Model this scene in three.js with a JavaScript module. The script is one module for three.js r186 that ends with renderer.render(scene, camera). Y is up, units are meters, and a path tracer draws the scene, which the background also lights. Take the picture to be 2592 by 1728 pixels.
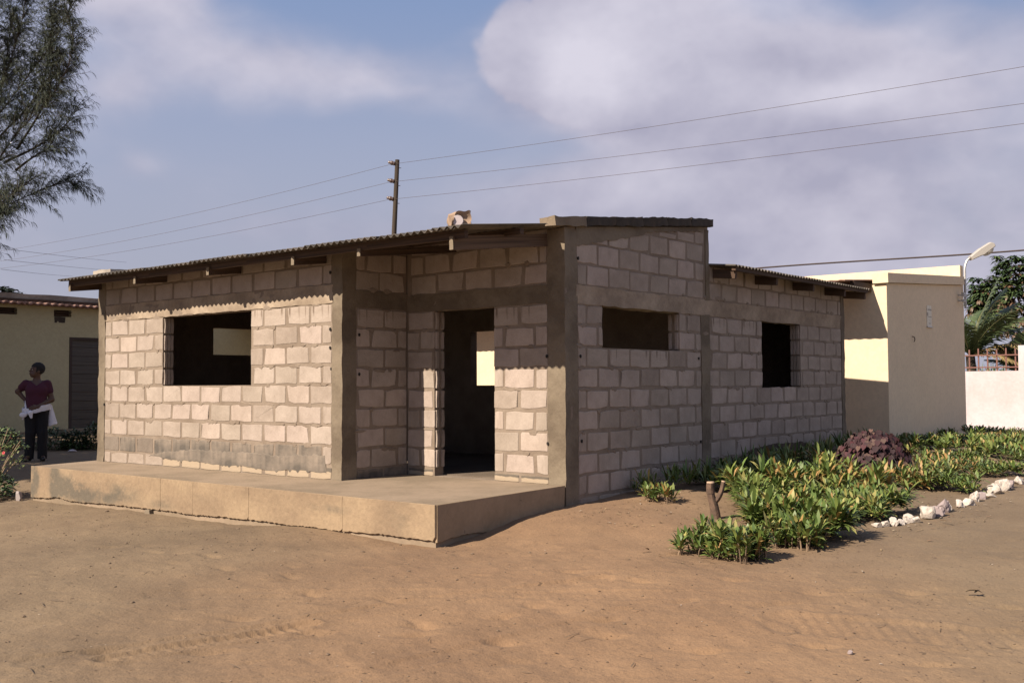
import * as THREE from 'three';
import { mergeGeometries, mergeVertices } from 'three/addons/utils/BufferGeometryUtils.js';
import { MarchingCubes } from 'three/addons/objects/MarchingCubes.js';

// ------------------------------------------------------------------ renderer, camera
const renderer = new THREE.WebGLRenderer({ antialias: true });
renderer.toneMapping = THREE.LinearToneMapping;
renderer.toneMappingExposure = 1.9;
renderer.outputColorSpace = THREE.SRGBColorSpace;
renderer.shadowMap.enabled = true;
renderer.shadowMap.type = THREE.PCFSoftShadowMap;
renderer.setSize(1024, 682);
const scene = new THREE.Scene();
const camera = new THREE.PerspectiveCamera(36.07, 1024 / 682, 0.1, 600);
camera.position.set(8.72, 1.042, 7.707);
camera.rotation.set(0.04054, 0.68592, -0.00559, 'YXZ');
scene.add(camera);

// ------------------------------------------------------------------ noise
function rng(seed) { let a = seed >>> 0; return () => { a = (a + 0x6D2B79F5) | 0; let t = Math.imul(a ^ (a >>> 15), 1 | a); t = (t + Math.imul(t ^ (t >>> 7), 61 | t)) ^ t; return ((t ^ (t >>> 14)) >>> 0) / 4294967296; }; }
const NT = new Float32Array(4096); { const r = rng(77); for (let i = 0; i < 4096; i++) NT[i] = r(); }
const NP = new Uint16Array(8192); { const r = rng(5); const a = [...Array(4096).keys()]; for (let i = 4095; i > 0; i--) { const j = Math.floor(r() * (i + 1)); [a[i], a[j]] = [a[j], a[i]]; } for (let i = 0; i < 8192; i++) NP[i] = a[i & 4095]; }
function h3(x, y, z) { return NT[NP[(NP[(NP[x & 4095] + y) & 4095] + z) & 4095]]; }
function noise3(x, y, z) {
  const xi = Math.floor(x), yi = Math.floor(y), zi = Math.floor(z); let u = x - xi, v = y - yi, w = z - zi;
  u = u * u * (3 - 2 * u); v = v * v * (3 - 2 * v); w = w * w * (3 - 2 * w);
  const L = (a, b, t) => a + (b - a) * t;
  return L(L(L(h3(xi, yi, zi), h3(xi + 1, yi, zi), u), L(h3(xi, yi + 1, zi), h3(xi + 1, yi + 1, zi), u), v), L(L(h3(xi, yi, zi + 1), h3(xi + 1, yi, zi + 1), u), L(h3(xi, yi + 1, zi + 1), h3(xi + 1, yi + 1, zi + 1), u), v), w) * 2 - 1;
}
function fbm(x, y, z, o = 4, g = 0.5) { let s = 0, a = 1, n = 0; for (let i = 0; i < o; i++) { s += a * noise3(x, y, z); n += a; a *= g; x = x * 2.03 + 17.1; y = y * 2.03 + 5.7; z = z * 2.03 + 9.3; } return s / n; }
// tileable 2-D fbm on [0,1)
function tnoise(x, y, p, s) { const xi = Math.floor(x), yi = Math.floor(y); let u = x - xi, v = y - yi; u = u * u * (3 - 2 * u); v = v * v * (3 - 2 * v); const m = a => ((a % p) + p) % p; const A = h3(m(xi), m(yi), s), B = h3(m(xi + 1), m(yi), s), Cc = h3(m(xi), m(yi + 1), s), Dd = h3(m(xi + 1), m(yi + 1), s); return (A + (B - A) * u + (Cc - A) * v + (A - B - Cc + Dd) * u * v) * 2 - 1; }
function tfbm(x, y, p, o, s, g = 0.5) { let t = 0, a = 1, n = 0; for (let i = 0; i < o; i++) { t += a * tnoise(x * p, y * p, p, s + i * 13); n += a; a *= g; p *= 2; } return t / n; }
const clamp = (x, a = 0, b = 1) => Math.min(b, Math.max(a, x));
const smooth = (a, b, x) => { const t = clamp((x - a) / (b - a)); return t * t * (3 - 2 * t); };
const mix = (a, b, t) => a + (b - a) * t;
const s2l = c => { c /= 255; return c <= 0.04045 ? c / 12.92 : Math.pow((c + 0.055) / 1.055, 2.4); };
const l2s = c => c <= 0.0031308 ? c * 12.92 : 1.055 * Math.pow(c, 1 / 2.4) - 0.055;
const lin = (r, g, b) => [s2l(r), s2l(g), s2l(b)];

// ------------------------------------------------------------------ sky (air and clouds)
const FW = new THREE.Vector3(-0.63339, 0, -0.77384), RT = new THREE.Vector3(0.77384, 0, -0.63339);
const SKY_GAIN = 0.56;
{
  const W = 4096, H = 2048, data = new Float32Array(W * H * 4);
  const blue = lin(119, 145, 188), mid = lin(160, 168, 192), hor = lin(168, 169, 183), grey = lin(168, 166, 186), lit = lin(215, 211, 224), zen = lin(98, 112, 142), ground = [0.16, 0.12, 0.08];
  // cloud banks: azimuth from the picture's axis, elevation (degrees), half widths, weight
  const banks = [[13, 15, 11, 6, 0.75], [4.5, 17.6, 4.6, 4.6, 0.85], [-12, 16.6, 7.5, 1.7, 0.5], [-20, 20, 4, 2.6, 0.55], [-19.5, 11.4, 1.3, 0.7, 0.42], [-21, 14.6, 1.8, 1.2, 0.3], [-3, 7, 14, 3.2, 0.34], [17, 9, 12, 6, 0.5], [-10, 8.5, 6, 1.4, 0.25], [1.5, 10.5, 5, 1.2, 0.2],
    [-6, 21.5, 6, 3.2, -0.5], [-15, 13.4, 7, 1.3, -0.28], [-3.5, 13.2, 6, 1.4, -0.42], [2.2, 12.2, 3, 0.9, -0.25]];
  const glow = [[5, 17.5, 3.6, 3.6, 0.75], [3, 16, 1.6, 2.6, 0.3], [16, 20, 5, 1.6, 0.42], [18, 14.6, 3.2, 1.3, 0.5], [9, 11, 3.2, 1.2, 0.5], [13, 19.5, 4, 1.5, 0.3], [22, 17.5, 2.4, 1.6, 0.3], [-12, 16.2, 6.5, 1.3, 0.3], [-20, 20.4, 4, 2, 0.36], [-19.5, 11.5, 1.2, 0.6, 0.34], [7, 14, 4, 1.2, -0.35], [15, 16.5, 4, 1, -0.3], [13, 12, 6, 1.3, -0.25], [21, 20, 3, 2, -0.1]];
  for (let j = 0; j < H; j++) {
    const el = ((j + 0.5) / H - 0.5) * Math.PI, sy = Math.sin(el), cy = Math.cos(el), E = el * 57.2958;
    for (let i = 0; i < W; i++) {
      const k = (j * W + i) * 4; let c;
      if (E < -3) { data[k] = ground[0]; data[k + 1] = ground[1]; data[k + 2] = ground[2]; data[k + 3] = 1; continue; }
      const az = ((i + 0.5) / W - 0.5) * Math.PI * 2, dx = Math.cos(az) * cy, dz = Math.sin(az) * cy;
      const X = Math.atan2(dx * RT.x + dz * RT.z, dx * FW.x + dz * FW.z) * 57.2958;
      const near = Math.abs(X) < 46 && E < 38;
      if (!near && (i % 4 || j % 4) && j >= 4) { const q = ((j - j % 4) * W + i - i % 4) * 4; if (data[q + 3]) { data[k] = data[q]; data[k + 1] = data[q + 1]; data[k + 2] = data[q + 2]; data[k + 3] = 1; continue; } }
      const warp = near ? fbm(dx * 9, sy * 14, dz * 9, 3) : 0;
      const n = fbm(dx * 5.5 + warp * 0.25, sy * 11 + warp * 0.3, dz * 5.5, near ? 7 : 4, 0.52);
      let b = 0, gl = 0;
      if (near) {
        const XX = X + warp * 1.6, EE = E + warp * 0.9;
        for (const [x0, y0, sx, s, a] of banks) { const u = (XX - x0) / sx, v = (EE - y0) / s, q = u * u + v * v; if (q < 9) b += a * Math.exp(-q); }
        for (const [x0, y0, sx, s, a] of glow) { const u = (XX - x0) / sx, v = (EE - y0) / s, q = u * u + v * v; if (q < 9) gl += a * Math.exp(-q); }
        // crisp edge of the big cumulus
        if (Math.abs(X - 5.6) < 13 && Math.abs(E - 17.8) < 8) {
        const eu = (X + fbm(dx * 26, sy * 26, dz * 26, 5) * 1.5 - 5.6) / 7.4, ev = (E + fbm(dx * 24 + 9, sy * 24, dz * 24, 5) * 1.2 - 17.8) / 3.9;
        const cum = smooth(1.14, 0.90, eu * eu + ev * ev) * (X < 6 ? 1 : smooth(11, 6, X));
        b += 0.5 * cum; gl += 0.20 * cum * (1 + 0.6 * fbm(dx * 30, sy * 30, dz * 30, 4)); }
      } else b = 0.12;
      const up = clamp(E / 26);
      const base = [0, 1, 2].map(q => mix(mix(hor[q], mid[q], smooth(0, 0.55, up)), blue[q], smooth(0.35, 1, up))).map((v, q) => mix(v, zen[q], smooth(26, 75, E)));
      const dens = smooth(-0.12, 0.78, b + n * 0.62 + 0.06);
      const br = clamp(0.28 + gl * 0.8 + n * 0.6 + (near ? 0.30 * fbm(dx * 24, sy * 34, dz * 24, 5, 0.6) : 0.15));
      c = base.map((v, q) => mix(v, mix(grey[q], lit[q], br), dens * 0.95));
      for (let q = 0; q < 3; q++) data[k + q] = c[q] * SKY_GAIN;
      data[k + 3] = 1;
    }
  }
  const sky = new THREE.DataTexture(data, W, H, THREE.RGBAFormat, THREE.FloatType);
  sky.mapping = THREE.EquirectangularReflectionMapping; sky.magFilter = THREE.LinearFilter; sky.minFilter = THREE.LinearFilter; sky.needsUpdate = true;
  scene.background = sky; scene.environment = sky; scene.environmentIntensity = 1; scene.backgroundIntensity = 1;
}
const SUN = new THREE.Vector3(-0.285, 0.872, 1).normalize();
const sun = new THREE.DirectionalLight(new THREE.Color().setRGB(1, 0.86, 0.70), 5.0);
sun.position.copy(SUN).multiplyScalar(60); sun.target.position.set(0, 0, -3);
sun.castShadow = true; sun.shadow.mapSize.set(4096, 4096); sun.shadow.radius = 1;
Object.assign(sun.shadow.camera, { left: -32, right: 32, top: 32, bottom: -32, near: 1, far: 140 });
scene.add(sun, sun.target);

// ------------------------------------------------------------------ helpers
const used = {};
function numbered(n) { used[n] = (used[n] ?? -1) + 1; return used[n] ? `${n}_${String(used[n]).padStart(3, '0')}` : n; }
function shade(o) { o.castShadow = o.receiveShadow = true; return o; }
function thing(name, label, category, pos = [0, 0, 0], turn = 0, group) {
  const o = new THREE.Group(); o.name = numbered(name); o.position.set(...pos); o.rotation.y = turn; scene.add(o);
  o.userData = { label, category }; if (group) o.userData.group = group; return o;
}
function part(name, geo, mat, parent, kind) { const m = shade(new THREE.Mesh(geo, mat)); m.name = name; parent.add(m); if (kind) m.userData.kind = kind; return m; }
function solo(name, label, category, geo, mat, pos = [0, 0, 0], turn = 0, group) { const m = shade(new THREE.Mesh(geo, mat)); m.name = numbered(name); m.position.set(...pos); m.rotation.y = turn; m.userData = { label, category }; if (group) m.userData.group = group; scene.add(m); return m; }
function structure(name, geo, mat) { const m = shade(new THREE.Mesh(geo, mat)); m.name = name; m.userData.kind = 'structure'; scene.add(m); return m; }
function box(w, h, d, x = 0, y = 0, z = 0) { const g = new THREE.BoxGeometry(w, h, d); g.translate(x, y, z); metreUV(g); return g; }
function span(x0, x1, y0, y1, z0, z1) { return box(x1 - x0, y1 - y0, z1 - z0, (x0 + x1) / 2, (y0 + y1) / 2, (z0 + z1) / 2); }
function metreUV(g) {   // box projection, uv in metres
  const p = g.attributes.position, n = g.attributes.normal, uv = new Float32Array(p.count * 2);
  for (let i = 0; i < p.count; i++) {
    const ax = Math.abs(n.getX(i)), ay = Math.abs(n.getY(i)), az = Math.abs(n.getZ(i)); let u, v;
    if (ay > ax && ay > az) { u = p.getX(i); v = p.getZ(i); } else if (ax > az) { u = p.getZ(i); v = p.getY(i); } else { u = p.getX(i); v = p.getY(i); }
    uv[i * 2] = u; uv[i * 2 + 1] = v;
  }
  g.setAttribute('uv', new THREE.BufferAttribute(uv, 2)); return g;
}
// a box with worn, uneven faces and edges
function rough(x0, x1, y0, y1, z0, z1, seg = 0.08, amp = 0.004, seed = 0) {
  const w = x1 - x0, h = y1 - y0, d = z1 - z0, S = s => Math.max(1, Math.min(60, Math.round(s / seg)));
  const g = new THREE.BoxGeometry(w, h, d, S(w), S(h), S(d)); g.translate((x0 + x1) / 2, (y0 + y1) / 2, (z0 + z1) / 2); metreUV(g);
  const p = g.attributes.position;
  for (let i = 0; i < p.count; i++) {
    const x = p.getX(i), y = p.getY(i), z = p.getZ(i), f = 9;
    p.setXYZ(i, x + amp * fbm(x * f + seed, y * f, z * f, 2), y + amp * fbm(x * f, y * f + 31 + seed, z * f, 2), z + amp * fbm(x * f, y * f, z * f + 57 + seed, 2));
  }
  g.computeVertexNormals(); return g;
}
function tube(pts, r0, r1 = r0, seg = 8, rad = 6) {
  const c = new THREE.CatmullRomCurve3(pts.map(q => new THREE.Vector3(...q))), g = new THREE.TubeGeometry(c, seg, 1, rad, false), p = g.attributes.position, q = new THREE.Vector3();
  for (let i = 0; i <= seg; i++) { c.getPointAt(i / seg, q); const r = mix(r0, r1, i / seg); for (let j = 0; j <= rad; j++) { const k = i * (rad + 1) + j; p.setXYZ(k, q.x + (p.getX(k) - q.x) * r, q.y + (p.getY(k) - q.y) * r, q.z + (p.getZ(k) - q.z) * r); } }
  g.computeVertexNormals(); return g;
}
class Faces {   // a bag of triangles with colours
  constructor() { this.p = []; this.c = []; this.i = []; }
  v(x, y, z, c) { this.p.push(x, y, z); this.c.push(c[0], c[1], c[2]); return this.p.length / 3 - 1; }
  leaf(b, dir, side, len, wid, droop, c0, c1, seg = 4, fat = 0.4) {   // a strap or lance leaf that bends down
    let [x, y, z] = b, [dx, dy, dz] = dir, pl = -1, pr = -1;
    for (let s = 0; s <= seg; s++) {
      const t = s / seg, w = wid * (s === seg ? 0.04 : (t < fat ? mix(0.55, 1, t / fat) : Math.sqrt(Math.max(0.02, 1 - ((t - fat) / (1 - fat)) ** 2)))) * 0.5, c = [0, 1, 2].map(k => mix(c0[k], c1[k], t));
      const l = this.v(x - side[0] * w, y - side[1] * w + w * 0.25, z - side[2] * w, c), r = this.v(x + side[0] * w, y + side[1] * w + w * 0.25, z + side[2] * w, c);
      if (s) this.i.push(pl, l, r, pl, r, pr); pl = l; pr = r;
      const q = len / seg; x += dx * q; y += dy * q; z += dz * q; dy -= droop / seg; const m = Math.hypot(dx, dy, dz); dx /= m; dy /= m; dz /= m;
    }
  }
  build() { const g = new THREE.BufferGeometry(); g.setAttribute('position', new THREE.Float32BufferAttribute(this.p, 3)); g.setAttribute('color', new THREE.Float32BufferAttribute(this.c, 3)); g.setAttribute('uv', new THREE.Float32BufferAttribute(new Float32Array(this.p.length / 3 * 2), 2)); g.setIndex(this.i); g.computeVertexNormals(); return g; }
}
// ------------------------------------------------------------------ textures and materials
function tex(w, h, fn, srgb = true, rx = 1, ry = 1) {
  const d = new Uint8Array(w * h * 4);
  for (let j = 0; j < h; j++) for (let i = 0; i < w; i++) { const c = fn((i + 0.5) / w, (j + 0.5) / h), k = (j * w + i) * 4; for (let q = 0; q < 3; q++) { const v = Array.isArray(c) ? c[q] : c; d[k + q] = Math.round(255 * clamp(srgb ? l2s(clamp(v)) : v)); } d[k + 3] = 255; }
  const t = new THREE.DataTexture(d, w, h); t.wrapS = t.wrapT = THREE.RepeatWrapping; t.magFilter = THREE.LinearFilter; t.minFilter = THREE.LinearMipmapLinearFilter; t.generateMipmaps = true; t.colorSpace = srgb ? THREE.SRGBColorSpace : THREE.NoColorSpace; t.repeat.set(rx, ry); t.needsUpdate = true; return t;
}
const mulc = (c, k) => [c[0] * k, c[1] * k, c[2] * k], mixc = (a, b, t) => [mix(a[0], b[0], t), mix(a[1], b[1], t), mix(a[2], b[2], t)];
const std = o => new THREE.MeshStandardMaterial({ roughness: 0.92, metalness: 0, ...o });
// generic mottled surface: base, second tone, pits
function mottled(size, metres, base, tone, k, pit, seed, bumpy) {
  const map = tex(size, size, (x, y) => { let c = mixc(base, tone, clamp(0.5 + k * tfbm(x, y, 4, 6, seed, 0.6))); c = mulc(c, 1 + 0.10 * tfbm(x, y, 64, 3, seed + 50, 0.7)); if (pit && tnoise(x * 90, y * 90, 90, seed + 90) > 1 - pit) c = mulc(c, 0.6); return c; }, true, 1 / metres, 1 / metres);
  const bump = tex(256, 256, (x, y) => clamp(0.5 + 0.35 * tfbm(x, y, 16, 5, seed + 200, 0.75)), false, 1 / metres * 1.7, 1 / metres * 1.7);
  return { map, bumpMap: bump, bumpScale: bumpy };
}
const CB = [0.34, 0.285, 0.241], CBT = [0.288, 0.237, 0.196];
const tBlock = mottled(512, 0.9, CB, mulc(CBT, 0.93), 1.25, 0.07, 11, 0.006);
const tMort = mottled(512, 1.1, [0.213, 0.169, 0.131], [0.159, 0.121, 0.09], 1.2, 0.06, 23, 0.006);
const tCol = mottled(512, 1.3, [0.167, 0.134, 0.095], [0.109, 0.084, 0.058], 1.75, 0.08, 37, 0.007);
const tCream = mottled(512, 2.7, [0.646, 0.53, 0.371], [0.603, 0.49, 0.339], 0.9, 0, 61, 0.001);
const tWhite = mottled(256, 3.1, [0.509, 0.463, 0.488], [0.437, 0.382, 0.385], 0.9, 0, 67, 0.001);
const tScreed = mottled(512, 2.3, [0.243, 0.184, 0.129], [0.184, 0.14, 0.095], 1.9, 0.06, 71, 0.004);
const tRoof = mottled(256, 1.2, [0.128, 0.109, 0.09], [0.064, 0.055, 0.045], 1.2, 0, 79, 0.002);
const tDark = mottled(256, 1.2, [0.064, 0.048, 0.035], [0.029, 0.023, 0.018], 1.4, 0, 83, 0.004);
const tPink = mottled(256, 0.8, [0.321, 0.193, 0.154], [0.218, 0.128, 0.103], 1.2, 0, 89, 0.002);
const woodMap = tex(512, 256, (x, y) => { const n = tfbm(x, y * 1, 2, 3, 101), g = tnoise(x * 3 + n, y * 60, 60, 103), c = mixc([0.13, 0.085, 0.055], [0.06, 0.038, 0.026], clamp(0.5 + 0.6 * g + 0.5 * n)); return c; }, true, 0.5, 2.5);
const M = {
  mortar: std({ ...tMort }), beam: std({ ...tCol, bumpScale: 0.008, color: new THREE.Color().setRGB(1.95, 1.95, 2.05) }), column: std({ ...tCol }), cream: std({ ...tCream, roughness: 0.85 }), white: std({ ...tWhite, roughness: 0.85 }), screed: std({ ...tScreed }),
  roof: std({ ...tRoof, roughness: 0.8 }), coping: std({ ...tDark }), pinkRoof: std({ ...tPink }), wood: std({ map: woodMap, roughness: 0.85 }),
  woodDark: std({ map: woodMap, color: new THREE.Color().setRGB(0.55, 0.5, 0.48), roughness: 0.9 }), hole: std({ color: new THREE.Color().setRGB(0.012, 0.01, 0.009) }),
  greyCoping: std({ ...tCol, color: new THREE.Color().setRGB(1.9, 2.1, 2.5) }), metal: std({ color: new THREE.Color().setRGB(0.42, 0.42, 0.42), metalness: 0.6, roughness: 0.45 }),
  leaf: std({ vertexColors: true, roughness: 0.5, side: THREE.DoubleSide }), matteLeaf: std({ vertexColors: true, roughness: 0.8, side: THREE.DoubleSide }),
  bark: std({ ...tDark, color: new THREE.Color().setRGB(1.0, 0.95, 0.9) }), wire: std({ color: new THREE.Color().setRGB(0.05, 0.035, 0.03) }), copper: std({ color: new THREE.Color().setRGB(0.075, 0.06, 0.06) }), rail: std({ color: new THREE.Color().setRGB(0.15, 0.065, 0.05), roughness: 0.7 }),
};
const blockMats = [1, 0.95, 1.04, 0.91, 0.98, 1.07].map((k, i) => { const m = std({ map: tBlock.map.clone(), bumpMap: tBlock.bumpMap, bumpScale: 0.004 }); m.map.offset.set(i * 0.37, i * 0.61); m.map.needsUpdate = true; m.color.setRGB(k, k * (1 - 0.01 * (i % 3)), k * (1 - 0.02 * (i % 2))); return m; });
const stainGrey = std({ ...tBlock, color: new THREE.Color().setRGB(0.50, 0.49, 0.47) });
const greyBlock = std({ ...tBlock, color: new THREE.Color().setRGB(0.80, 0.78, 0.76) });
// block with cement drips from the beam above / with a grimy, smeared face / cream with grime creeping down
const dripMat = std({ map: tex(512, 256, (x, y) => { const e = smooth(0.2, 0.6, tnoise(x * 46, 0.5, 46, 301) * 0.7 + tnoise(x * 14, 0.5, 14, 305) * 0.5) * smooth(0.0, 0.9, y * 1.5 - 0.35 + 0.5 * tnoise(x * 30, 3.5, 30, 309)); return mulc(mixc(mixc(CB, CBT, clamp(0.5 + 0.9 * tfbm(x, y, 4, 5, 11))), [0.13, 0.095, 0.07], clamp(e * 1.3) * 0.9), 1 + 0.1 * tfbm(x, y, 48, 2, 61)); }, true, 1 / 0.9, 1 / 0.2), bumpMap: tBlock.bumpMap, bumpScale: 0.004 });
const smearMat = std({ map: tex(512, 256, (x, y) => { const s = clamp(0.62 + 0.8 * tfbm(x, y, 3, 6, 311, 0.6) + 0.2 * tnoise(x * 40, y * 3, 40, 317)); return mixc([0.228, 0.186, 0.148], [0.08, 0.07, 0.059], s); }, true, 1 / 1.3, 1 / 0.6), bumpMap: tMort.bumpMap, bumpScale: 0.006 });
const footMat = std({ map: tex(1024, 256, (x, y) => { const e = smooth(-0.06, 0.06, y - 0.62 + 0.34 * tfbm(x, 0.3, 9, 4, 331, 0.65)), f = tfbm(x, y, 6, 5, 341, 0.6); return mulc(mixc([0.321, 0.254, 0.182], [0.101, 0.085, 0.068], clamp(e * 0.95 + 0.25 * Math.max(0, f))), 1 + 0.12 * f); }, true, 1 / 2.1, 1 / 0.199), bumpMap: tMort.bumpMap, bumpScale: 0.005 });

// ------------------------------------------------------------------ ground: one sheet, heights as surveyed
const CP = [[2.45, 1.1, -.37], [-1.2, 1.06, -.41], [-4.95, 1.02, -.456], [2.3, -1.02, -.218], [2.3, -1.58, -.199], [2.3, -2.15, -.158], [2.3, -2.6, -.139], [2.3, -5, -.07], [2.3, -8.4, .03], [5.3, -1.65, -.27], [5.3, -4, -.24], [5.3, -6.5, -.2], [4.5, .4, -.31], [3.7, -1.6, -.25], [5.5, 4, -.46], [3.5, 5.3, -.46], [7.6, 2.5, -.42], [8.7, 7.7, -.47], [-3, 3.2, -.48], [-6, 4, -.46], [-8.5, -.85, -.2], [-14.9, -3, -.03], [-14.9, 3, -.08], [-7, 1.5, -.42], [-5.6, -2.5, -.2], [2.3, -15, -.02], [6, -15.5, -.08], [1.5, -19.5, -.17], [6, -19.5, -.17], [9, -9, -.2], [9, -3, -.3], [20, -6, -.3], [-16, 12, -.3], [20, 16, -.5], [-2, -9.5, 0], [-12, -8, 0], [0, -30, 0], [-25, -20, 0], [25, -25, 0]];
function groundY(x, z) { let s = 0, w = 0; for (const [a, b, h] of CP) { const d = (a - x) ** 2 + (b - z) ** 2 + 0.35, q = Math.pow(d, -1.6); s += q * h; w += q; } return s / w; }
// tyre tracks: polylines, half width, tread pitch
const tracks = [[[[7.6, 1.1], [7.0, 1.45], [6.55, 1.62], [6.05, 1.82]], 0.20, 0.08, 0.02], [[[3.3, 4.6], [3.5, 3.98], [3.62, 3.5]], 0.09, 0.07, 0.036], [[[3.05, 4.9], [3.6, 3.4], [4.2, 2.2], [4.5, 1.6]], 0.10, 0, 0.018], [[[4.6, 4.6], [4.75, 3.6], [5.1, 2.2]], 0.09, 0, 0.014], [[[7.6, 0.2], [6.3, 1.0], [4.7, 2.0], [2.2, 3.6]], 0.12, 0.07, 0.009], [[[2.0, 5.2], [2.6, 3.8], [3.7, 2.0]], 0.1, 0.07, 0.008]];
const prints = []; { const r = rng(91); for (let i = 0; i < 260; i++) prints.push([-5 + 13 * r(), 0.4 + 5.2 * r(), 0.05 + 0.10 * r(), 0.03 + 0.045 * r(), r() * 6.3, (r() - 0.62) * 0.024]); for (const [x0, z0, th, n] of [[3.2, 4.6, -0.9, 9], [6.9, 2.0, 2.7, 8], [0.2, 2.6, 0.1, 8], [4.2, 1.6, -0.35, 6]]) for (let i = 0; i < n; i++) { const s = i % 2 ? 0.1 : -0.1; prints.push([x0 + Math.cos(th) * i * 0.58 - Math.sin(th) * s, z0 + Math.sin(th) * i * 0.58 + Math.cos(th) * s, 0.125, 0.048, th + (r() - 0.5) * 0.3, -0.026]); } }
function relief(x, z) {
  let y = 0.018 * fbm(x * 1.1, 3, z * 1.1, 3) + 0.007 * fbm(x * 5, 7, z * 5, 3) + 0.0045 * fbm(x * 20, 1, z * 20, 2);
  const sx = x * 0.86 + z * 0.5, sz = -x * 0.5 + z * 0.86; y += 0.0055 * fbm(sx * 1.4, 11, sz * 11, 4) + 0.005 * Math.max(0, fbm(x * 3.1, 21, z * 3.1, 3));      // wheel-dragged streaks
  for (const [pl, hw, pitch, dep] of tracks) {
    let best = 9, along = 0, acc = 0, sgn = 0;
    for (let i = 0; i + 1 < pl.length; i++) { const [ax, az] = pl[i], [bx, bz] = pl[i + 1], ex = bx - ax, ez = bz - az, L = Math.hypot(ex, ez), t = clamp(((x - ax) * ex + (z - az) * ez) / (L * L)), d = Math.hypot(x - ax - ex * t, z - az - ez * t); if (d < best) { best = d; along = acc + t * L; sgn = ((x - ax) * ez - (z - az) * ex) > 0 ? 1 : -1; } acc += L; }
    if (best < hw * 1.6) { const f = smooth(hw * 1.5, hw * 0.85, best) * (0.55 + 0.45 * smooth(-0.3, 0.3, noise3(along * 2.2, 5, hw * 40))); y -= dep * f * (pitch ? (0.3 + 0.7 * (0.5 + 0.5 * Math.sin((along + best * sgn * 0.25) / pitch * 6.283))) : 0.8); y += dep * 0.5 * smooth(hw * 0.8, hw * 1.15, best) * smooth(hw * 1.6, hw * 1.15, best); }
  }
  for (const [px, pz, a, b, th, d] of prints) { const ex = x - px, ez = z - pz; if (ex * ex + ez * ez > 0.05) continue; const c = Math.cos(th), s = Math.sin(th), q = ((ex * c + ez * s) / a) ** 2 + ((-ex * s + ez * c) / b) ** 2; if (q < 4) y += d * Math.exp(-q * 1.6); }
  return y;
}
{
  const axis = (cuts) => { const a = []; for (let i = 0; i + 1 < cuts.length; i++) { const [x0, st] = cuts[i], x1 = cuts[i + 1][0], n = Math.ceil((x1 - x0) / st); for (let k = 0; k < n; k++) a.push(x0 + (x1 - x0) * k / n); } a.push(cuts[cuts.length - 1][0]); return a; };
  const xs = axis([[-400, 60], [-40, 4], [-18, 0.5], [-6, 0.05], [2.8, 0.022], [7.9, 0.1], [8.6, 0.5], [16, 4], [40, 60], [400]]), zs = axis([[-400, 60], [-40, 4], [-16, 0.5], [-3, 0.06], [0.5, 0.022], [5.6, 0.4], [16, 4], [40, 60], [400]]);
  const pos = [], uv = [], col = [], idx = [], nx = xs.length, nz = zs.length;
  for (let j = 0; j < nz; j++) for (let i = 0; i < nx; i++) {
    const x = xs[i], z = zs[j], fine = x > -7 && x < 9.2 && z > -4 && z < 6.5;
    let y = groundY(x, z); if (fine) y += relief(x, z) * smooth(9.2, 8.2, x) * smooth(-7, -6, x);
    pos.push(x, y, z); uv.push(x, z);
    const n = Math.abs(x) < 40 && Math.abs(z) < 40 ? fbm(x * 0.45, 2, z * 0.45, 4) : 0, n2 = fine ? fbm(x * 3.3, 9, z * 3.3, 3) : 0, k = 1 + 0.16 * n + 0.10 * n2, gr = smooth(0.3, 3.6, Math.abs(x * 0.774 - z * 0.633 - 2.2) + 0.9 * fbm(x * 0.35 + 30, 4, z * 0.35, 3));
    col.push(k * mix(1.04, 0.86, gr), k * mix(0.97, 0.93, gr), k * mix(0.92, 0.96, gr));
    if (i && j) { const a = (j - 1) * nx + i - 1, b = a + 1, c = a + nx, d = c + 1; idx.push(a, c, b, b, c, d); }
  }
  const g = new THREE.BufferGeometry(); g.setAttribute('position', new THREE.Float32BufferAttribute(pos, 3)); g.setAttribute('uv', new THREE.Float32BufferAttribute(uv, 2)); g.setAttribute('color', new THREE.Float32BufferAttribute(col, 3)); g.setIndex(idx); g.computeVertexNormals();
  const map = tex(1024, 1024, (x, y) => { let c = mixc([0.201, 0.133, 0.077], [0.154, 0.099, 0.057], clamp(0.5 + 0.9 * tfbm(x, y, 5, 7, 401, 0.62))); c = mulc(c, 1 + 0.16 * tfbm(x, y, 160, 3, 431, 0.8)); const s = tnoise(x * 210, y * 210, 210, 441); const s2 = tnoise(x * 83, y * 83, 83, 447); if (s > 0.9) c = mulc(c, 0.42); else if (s < -0.96) c = mulc(c, 1.45); if (s2 > 0.93) c = mulc(c, 0.5); return c; }, true, 1 / 2.6, 1 / 2.6);
  const bump = tex(512, 512, (x, y) => clamp(0.5 + 0.4 * tfbm(x, y, 32, 5, 451, 0.8)), false, 1 / 1.1, 1 / 1.1);
  structure('ground', g, std({ map, bumpMap: bump, bumpScale: 0.009, vertexColors: true, roughness: 0.97 }));
}

// ------------------------------------------------------------------ the block house
const V = 0.225, MOD = 0.4212;
const house = thing('block_house', 'unfinished grey concrete block house with empty openings and corrugated roof', 'house');
const roofY = z => 2.478 + 0.122 * (0.57 - z);          // underside of the main roof
const FRONT = [-5.093, 0, 0];
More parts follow.
